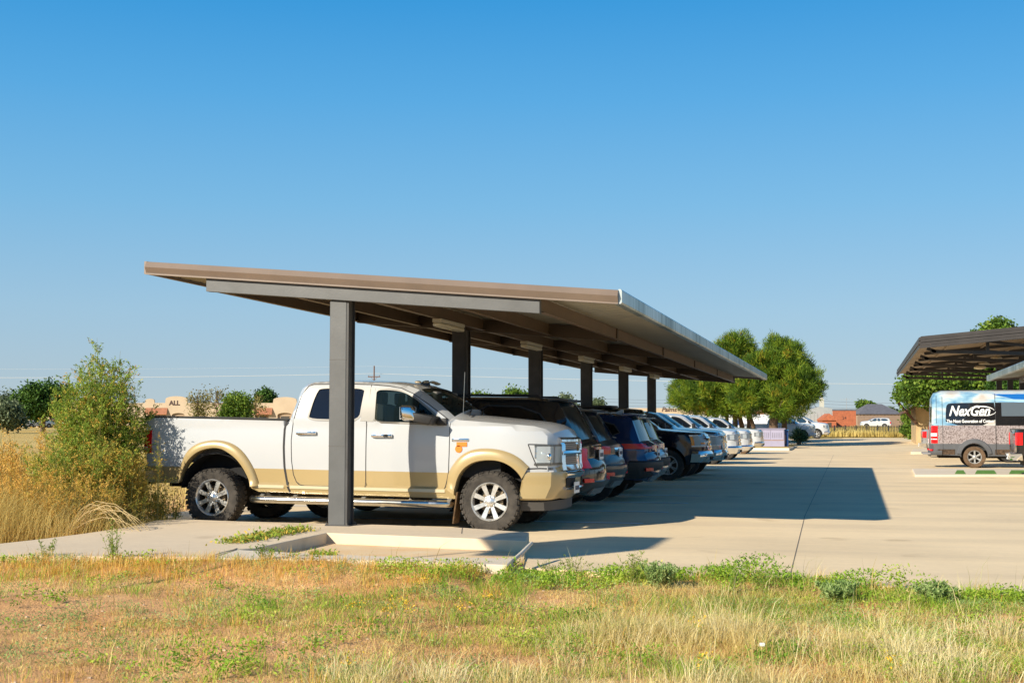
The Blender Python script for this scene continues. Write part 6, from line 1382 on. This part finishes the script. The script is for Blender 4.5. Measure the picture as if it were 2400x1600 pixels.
tufts('straw_grass', 17000, 22, lambda x, y, d, u: np.clip(smooth(.40, .75, u)*smooth(.35, 1.2, d)*1.0*np.clip(vnoise(x, y, .45, 7)*1.8-.45, .05, 1)+.16*smooth(8.6, 7.3, y)*smooth(.2, .5, u)+.03, 0, 1), lambda x, y, d: .06+.15*vnoise(x, y, .5, 8), g_straw, 'dry straw grass, thickest in the right half of the foreground', leanf=.9, tintf=lambda x, y: .2+.6*vnoise(x, y, .3, 9), wild=.5)
tufts('pale_grass_clumps', 15000, 34, lambda x, y, d, u: np.clip(big(x, y)*4.5, 0, 1), lambda x, y, d: .08+big(x, y)*.85, g_pale, 'pale feathery straw clumps in the right half of the foreground', leanf=.8, tintf=lambda x, y: .3+.5*vnoise(x, y, .3, 10), wild=.25)
tufts('golden_green_grass', 22000, 16, lambda x, y, d, u: np.clip((.22+.78*smooth(.25, .6, u))*.95*np.clip((vnoise(x, y, .5, 17)-.26)*2.6, 0, 1), 0, 1), lambda x, y, d: .05+.12*vnoise(x, y, .5, 18), g_green, 'yellow green grass mixed into the straw', leanf=.9, w=(.003, .005), tintf=lambda x, y: .15+.55*vnoise(x, y, .4, 19), wild=.5)
# 3 orange stubble along the walk
tufts('orange_stubble', 15000, 22, lambda x, y, d, u: np.clip((1-smooth(.5, 1.15, d))*(1-smooth(.30, .56, u))*.9+.25*(1-smooth(.25, .7, d))+.05*(vnoise(x, y, .5, 11) > .55)*(1-smooth(.6, .9, u)), 0, 1), lambda x, y, d: .09+.13*vnoise(x, y, .3, 12), g_orange, 'short orange stubble along the edge of the walk', spread=.05, leanf=.35, wild=.2)
tufts('seed_stalks', 900, 5, lambda x, y, d, u: .25+.5*smooth(.45, .7, u), lambda x, y, d: .26+.18*vnoise(x, y, .5, 14), g_straw, 'single pale seed stalks standing above the grass', spread=.03, leanf=.3, w=(.003, .006))
# 4 leafy green edge and ground patches
def leafy(name, n_c, per, prob, hf, rad, size, mat, label, aspect=.45, y0=4.6, over=0.0):
    x, y, d = field(n_c, y0=y0); u = pxcol(x, y); x, y, d = pick(x, y, d, prob(x, y, d, u)); m = len(x); k = np.repeat(np.arange(m), per); n = len(k); H = hf(x, y, d)
    h = rng.uniform(0, 1, n)**.8*H[k]; off = rng.normal(size=(n, 2))*rad*(.5+.7*(h/H[k]))[:, None]
    bx = x[k]+off[:, 0]; by = np.minimum(y[k]+off[:, 1], edge_y(x[k]+off[:, 0])+over); C = np.c_[bx, by, soil_z(bx, by)+h+.01]; t = vnoise(x, y, .35, 30)[k]*.8+.1
    return stuff(leaf_mesh(name, C, size, mat, None, .8, aspect, t), label)
leafy('green_weeds', 12000, 60, lambda x, y, d, u: np.clip((1-smooth(.4, 1.1, d))*smooth(.28, .52, u)*(.45+.9*vnoise(x, y, .4, 21))+.08*(1-smooth(.1, .5, d)), 0, 1), lambda x, y, d: .04+.28*vnoise(x, y, .45, 22)**1.4*(1-.5*smooth(.3, .8, d))*(.35+.65*smooth(-3.6, -2.4, x)), .055, .032, g_green, 'leafy green weeds spilling along the edge of the concrete', over=.06)
leafy('green_weeds', 9000, 42, lambda x, y, d, u: np.clip((vnoise(x, y, .55, 23)*.7+vnoise(x, y, .2, 24)*.3-.55)*4, 0, 1)*(.35+.4*smooth(.3, .6, u)), lambda x, y, d: .04+.10*vnoise(x, y, .45, 25), .06, .028, g_green, 'low green weed patches scattered through the foreground')
leafy('sage_weeds', 9500, 46, lambda x, y, d, u: np.clip((vnoise(x, y, .6, 26)*.6+vnoise(x, y, .22, 27)*.4-.50)*5, 0, 1)*.7, lambda x, y, d: .03+.08*vnoise(x, y, .45, 28), .07, .026, g_sage, 'grey green feathery ground weeds on the dirt', aspect=.25)
# pebbles
x, y, d = field(1300); m = MB()
for a, b in zip(x, y): r_ = random.uniform(.004, .012); m.obox((a, b, float(soil_z(a, b))+r_*.3), (r_*1.2, r_*.2, 0), (-r_*.2, r_, 0), (0, .1*r_, r_*.6))
o = m.build('pebbles', M('pebble', (.55,.40,.27), .9, var=.3, vscale=9), None, bevel=.003); tag(o, 'small pale pebbles and clods on the dirt', 'pebbles', None, 'stuff')

def stems(name, label, loc, n, base_r, tip_r, hf, twigs, twig_l, leaves, leaf, mat, cat='weed', group=None, stem_r=.006, flat=1.0, tint_h=None, stem_mat=None, up=.5, aspect=.3, seed=0, droop=.0, flowers=None, smin=.12):
    root = empty(name, loc); tag(root, label, cat, group); r_ = np.random.default_rng(seed+99)
    A = []; AX = []; TT = []; m = MB(); FL = []
    for i in range(n):
        a = r_.uniform(0, 2*math.pi); q = math.sqrt(r_.uniform(0, 1)); bx, by = base_r*q*math.cos(a), base_r*q*math.sin(a)*flat; tx, ty = tip_r*q*math.cos(a)+r_.normal()*tip_r*.12, tip_r*q*math.sin(a)*flat; h = hf(q, r_)
        P = lambda s: np.array([bx+(tx-bx)*s**1.4, by+(ty-by)*s**1.4, h*(s-droop*s*s)])
        ss = [0, .35, .7, 1]; m.tube([P(s) for s in ss], [stem_r, stem_r*.8, stem_r*.55, stem_r*.25], 4, cap=False)
        if flowers: FL.append(P(1.0))
        for j in range(twigs):
            s = r_.uniform(smin, 1.0); p = P(s); ta = r_.uniform(0, 2*math.pi); L = twig_l*(1.15-s*.65)*r_.uniform(.5, 1.2); el = r_.uniform(.2, 1.1)
            d = np.array([math.cos(ta)*math.cos(el), math.sin(ta)*math.cos(el), math.sin(el)]); 
            t = np.sort(r_.uniform(.1, 1, leaves)); C = p+np.outer(t*L, d)+r_.normal(scale=L*.07, size=(leaves, 3)); A.append(C); AX.append(np.tile(d, (leaves, 1))); TT.append(np.full(leaves, (tint_h(C[0, 2]/h, p[2], r_) if tint_h else r_.uniform(.1, .9))))
    A = np.vstack(A); AX = np.vstack(AX); TT = np.concatenate(TT)
    k = A[:, 2] > .01; leaf_mesh('leaves', A[k], leaf, mat, root, up, aspect, TT[k], axis=AX[k]+rng.normal(scale=.5, size=(k.sum(), 3)))
    m.build('stems', stem_mat or M('weed_stem', (.25,.24,.07), .8), root, smooth=60)
    if flowers:
        f = np.vstack([p+rng.normal(scale=.014, size=(9, 3))+[0, 0, .005] for p in FL]); leaf_mesh('flowers', f, .015, flowers, root, .6, .8)
    return root
def base(px, D, dz=-.05): p = at(px, 1001, D); return (p.x, p.y, float(gz(p.x, p.y))+dz)
stems('tall_weed', 'tall feathery green weed bush rising above the tail of the white pickup', base(232, 18.9), 170, .32, .74, lambda q, r: 2.5-.85*q**1.3+r.normal()*.22, 29, .30, 12, .042, g_weed, cat='bush', tint_h=lambda f, z, r: (.72 if r.uniform() < .16 else .2)+.38*r.uniform(), seed=1, aspect=.32, smin=.5)
stems('tall_weed', 'bushy mid green weed left of and below the tallest one', base(190, 18.0), 80, .45, .78, lambda q, r: 1.42-.35*q+r.normal()*.13, 30, .30, 12, .038, g_weed, cat='bush', tint_h=lambda f, z, r: (.15 if r.uniform() < .48 else .66)+.25*r.uniform(), seed=2)
stems('dry_weed', 'rust and green dry weed hiding the rear bumper of the white pickup', base(258, 18.2), 110, .5, .54, lambda q, r: 1.2-.3*q+r.normal()*.15, 30, .27, 12, .034, g_rust, cat='bush', tint_h=lambda f, z, r: .05+.6*r.uniform(), seed=3)
stems('tall_weed', 'thin see through weed standing before the rear corner of the white pickup', base(372, 18.35), 12, .14, .22, lambda q, r: 1.40-.5*q+r.normal()*.12, 18, .20, 9, .030, g_rust, cat='bush', tint_h=lambda f, z, r: .0+.6*r.uniform(), seed=23, stem_r=.004)
stems('dry_weed', 'low dark rusty weed against the walk right of the dry one', base(392, 18.9), 22, .16, .2, lambda q, r: .62-.2*q+r.normal()*.1, 18, .2, 9, .032, g_rust, cat='bush', tint_h=lambda f, z, r: .02+.4*r.uniform(), seed=13)
stems('dry_weed', 'orange brown dry weed at the left with seed heads above the grass', base(110, 19.5), 90, .7, 1.05, lambda q, r: 1.42-.3*q+r.normal()*.16, 26, .26, 10, .034, g_rust, cat='bush', tint_h=lambda f, z, r: .45+.5*r.uniform(), seed=4)
stems('dry_weed', 'golden brown weed mass at the left edge of the picture', base(-30, 18.6), 70, .7, 1.0, lambda q, r: 1.25-.3*q+r.normal()*.14, 24, .26, 10, .034, g_rust, cat='bush', tint_h=lambda f, z, r: .5+.5*r.uniform(), seed=5)
stems('dry_weed', 'yellow green weed behind the tall ones, filling the gap toward the truck tail', base(270, 20.9), 70, .6, .75, lambda q, r: 1.2-.3*q+r.normal()*.14, 24, .26, 10, .036, g_rust, cat='bush', tint_h=lambda f, z, r: .2+.6*r.uniform(), seed=6)
def tall_grass(label, px, D, n, rad, h, tint, seed, lean=(.35, -.1)):
    r_ = np.random.default_rng(seed); b = base(px, D, -.04); q = r_.normal(size=(n, 2))*rad*.5; H = h*r_.uniform(.5, 1.1, n); L = q/rad*H[:, None]*.35+r_.normal(scale=.30, size=(n, 2))*H[:, None]+np.array([lean])*H[:, None]*r_.uniform(-.5, 1.6, (n, 1))
    return blades('tall_grass', np.c_[q[:, 0], q[:, 1], np.zeros(n)], H, L, r_.uniform(.003, .006, n), g_straw, tint=np.full(n, tint)), b, label
for args in (('tall pale grass leaning right at the left edge before the weeds', 35, 16.8, 1500, .8, .85, .35, 1), ('straw coloured grass clump at the foot of the mid green weed', 140, 16.6, 1100, .7, .60, .45, 2), ('dry grass at the very left corner beside the walk', -70, 16.2, 1600, .8, .8, .3, 3), ('low matted grass tuft drooping over the walk below the bushes', 235, 16.9, 900, .55, .35, .25, 4), ('sparse dry grass under the tail of the white pickup', 335, 18.1, 700, .5, .30, .2, 5)):
    o, b, lb = tall_grass(*args); o.location = b; tag(o, lb, 'grass clump')
stems('dry_weed', 'orange dry weed in front of the pale grass at the far left', base(50, 17.4), 90, .8, 1.0, lambda q, r: 1.0-.3*q+r.normal()*.14, 24, .24, 10, .032, g_rust, cat='bush', tint_h=lambda f, z, r: .45+.5*r.uniform(), seed=15)
stems('dry_weed', 'low golden weed between the mid green weed and the walk', base(165, 17.1), 90, .65, .8, lambda q, r: .88-.2*q+r.normal()*.1, 20, .2, 10, .030, g_rust, cat='bush', tint_h=lambda f, z, r: .25+.6*r.uniform(), seed=16)
stems('dry_weed', 'dark brown weed at the foot of the tallest weed bush', base(275, 17.9), 60, .5, .62, lambda q, r: .75-.2*q+r.normal()*.1, 20, .2, 10, .032, g_rust, cat='bush', tint_h=lambda f, z, r: .0+.5*r.uniform(), seed=17)
def arching():
    m = MB(); b = base(165, 16.4, 0); r_ = random.Random(3)
    for i in range(13):
        L = r_.uniform(.7, 1.25); h = r_.uniform(.28, .50); y = r_.uniform(-.15, .15); pts = [(L*t, y+.1*t, h*math.sin(math.pi*min(1, t*.93+.04))+.02) for t in (0, .15, .3, .45, .6, .75, .9, 1)]; m.tube(pts, [.0038]*6+[.003, .002], 4, cap=False)
    o = m.build('arching_grass', M('straw_stalk', (.60,.45,.22), .8), None, smooth=60); o.location = b; tag(o, 'bunch of long pale grass stalks arching over the back edge of the walk', 'grass clump')
arching()
# weeds along the front edge
def fg(px, py, z=None): p = onz(px, py, -.02); return (p.x, p.y, float(soil_z(p.x, p.y)))
for (px, py, hh, n, lb, sd, mt) in ((268, 1345, .42, 13, 'upright spindly green weed standing before the left part of the walk', 31, g_weed), (405, 1335, .26, 8, 'small forked green weed against the pale walk, right of the taller weed', 32, g_sage), (108, 1340, .26, 7, 'thin small weed at the front edge of the walk, far left', 33, g_weed), (625, 1348, .16, 9, 'dark little weed in front of the raised kerb', 34, g_green), (1290, 1345, .24, 10, 'yellow green weed at the end of the kerb', 35, g_weed), (1345, 1345, .26, 12, 'feathery yellow green weed right of the kerb end', 36, g_weed), (1485, 1375, .34, 16, 'reddish green weed beside the largest sage weed', 37, g_weed), (1715, 1385, .30, 10, 'upright green weed between the sage weeds at the lot edge', 38, g_green), (1785, 1385, .34, 8, 'slender tall weed near the pavement seam', 39, g_weed)):
    stems('edge_weed', lb, fg(px, py), n, .05, .16, lambda q, r, hh=hh: hh*(1.05-.35*q)*r.uniform(.7, 1.1), 12, .07, 7, .020, mt, stem_r=.003, seed=sd, tint_h=lambda f, z, r: .15+.35*r.uniform())
for (px, py, w_, hh, lb, sd) in ((1545, 1378, .20, .25, 'big drooping sage green weed at the lot edge, left of the seam', 41), (1960, 1400, .20, .20, 'mounded sage green weed right of the pavement seam', 42), (2195, 1412, .16, .19, 'sage green weed farthest right along the lot edge', 43)):
    stems('sage_weed', lb, fg(px, py), 34, .07, w_, lambda q, r, hh=hh: hh*(1.05-.3*q)*r.uniform(.8, 1.1), 14, .09, 8, .042, g_sage, stem_r=.004, seed=sd, droop=.12, aspect=.22)
yel = M('yellow_flower', (.72,.46,.03), .7)
for i, (px, py, lb) in enumerate(((838, 1470, 'yellow flowered weed, leftmost of the flowering ones'), (935, 1462, 'yellow flowered weed with the most blossoms, second from left'), (962, 1475, 'short yellow flowered weed touching the one with the most blossoms'), (908, 1490, 'tiny yellow flowered weed just below the tallest blossoms'), (990, 1405, 'single yellow blossom nearest the kerb'), (1135, 1430, 'yellow flowered weed left of centre near the green strip'), (1165, 1440, 'yellow flowered weed beside its twin left of centre'), (1085, 1462, 'orange tinted dried flower stalk'), (825, 1590, 'large flowered weed at the bottom edge of the picture'), (1655, 1590, 'yellow blossom low in the straw at the bottom right of centre'), (1640, 1495, 'yellow blossom under the tall straw clump'), (2090, 1600, 'yellow blossom at the bottom right'))):
    stems('flowering_weed', lb, fg(px, py), 5, .02, .07, lambda q, r: .17*r.uniform(.7, 1.1), 5, .035, 5, .016, g_green, stem_r=.0025, seed=60+i, flowers=yel, group='yellow flowered weeds in the foreground')
# creeping weed on the walk
cw = MB()
n = 1500; t = rng.uniform(0, 1, n); q0 = onz(545, 1272, .15); q1 = onz(705, 1243, .15)
C = np.c_[q0.x+(q1.x-q0.x)*t+rng.normal(scale=.10, size=n), q0.y+(q1.y-q0.y)*t+rng.normal(scale=.14, size=n), .155+np.abs(rng.normal(scale=.03, size=n))]
tag(leaf_mesh('creeping_weed', C, .05, g_weed, None, 1.2, .5), 'creeping weed patch growing over the walk beside the trough', 'weed')
n = 260; t = rng.uniform(0, 1, n); q0 = onz(725, 1297, .15); q1 = onz(790, 1300, .15); C = np.c_[q0.x+(q1.x-q0.x)*t, q0.y+(q1.y-q0.y)*t+rng.normal(scale=.03, size=n), .152+np.abs(rng.normal(scale=.02, size=n))]
tag(leaf_mesh('creeping_weed', C, .035, g_green, None, 1.0, .4), 'narrow strip of green growing in the crack behind the front kerb', 'weed')
st = MB(); a = onz(1196, 1318, .1); b = onz(1246, 1285, .15); st.tube([a, (a+b)/2+Vector((0, 0, .02)), b+Vector((0, 0, .06))], [.02, .022, .018], 8); tag(st.build('pipe', M('pale_pipe', (.62,.56,.46), .6), None, smooth=60), 'short pale pipe leaning against the end of the kerb', 'pipe')
wb = MB(); q = onz(1786, 1517, 0); wb.obox((q.x, q.y, .02), (.02,.005,0), (0,.008,.008), (0,-.004,.006)); tag(wb.build('paper_scrap', M('paper_white', (.8,.8,.78), .7), None, bevel=.003), 'small white scrap of paper in the straw', 'litter')
# pasture behind the bushes on the left, golden grass beyond the iron fence
def pasture(name, label, n, xr, yr, h, w, mat, cond=None):
    x = rng.uniform(*xr, n); y = rng.uniform(*yr, n)
    if cond is not None: k = cond(x, y); x = x[k]; y = y[k]
    n = len(x); H = h*rng.uniform(.4, 1.1, n); stuff(blades(name, np.c_[x, y, gz(x, y)-.05], H, rng.normal(scale=.25, size=(n, 2))*H[:, None], w, mat, tint=vnoise(x, y, 9, 77)*.8), label)
pasture('pasture_grass', 'dry yellow pasture behind the bushes on the left', 60000, (-46, -11.6), (17.5, 60), .22, .014, g_straw, lambda x, y: x < -11.7)
D0, D1 = 130, 175
th_a, th_b = math.atan((1890-1200)/F_PX), math.atan((2170-1200)/F_PX)
n = 26000; dd = rng.uniform(D0, D1, n); tt = rng.uniform(th_a, th_b, n); X_ = dd*np.sin(tt-YAW); Y_ = dd*np.cos(tt-YAW); H = (.35+.6*vnoise(X_, Y_, 3, 5))*rng.uniform(.5, 1.1, n)
stuff(blades('golden_grass', np.c_[X_, Y_, gz(X_, Y_)], H, rng.normal(scale=.2, size=(n, 2))*H[:, None], .07, g_straw, tint=vnoise(X_, Y_, 4, 6)*.4+.1), 'tall golden grass beyond the iron fence')

# shadow caster added out of view at left: box on a pole shading the kerb end
def shadow_caster():
    k = 9.3; x1, y0 = -3.24-.607*k, 13.95-k; z0 = .58*k; root = empty('shadow_caster', (x1-.9, y0+.8, -.07)); tag(root, 'added unseen box on a thin pole, casting the shadow beside the kerb end', 'shadow caster')
    m = MB(); m.box((.05, -.8, z0), (.9, .86, z0+.87)); m.build('box', steel, root, bevel=.02)
    m = MB(); m.tube([(.2,0,-.2), (.2,0,z0)], .025, 10); m.build('pole', steel_dk, root, smooth=60)
shadow_caster()
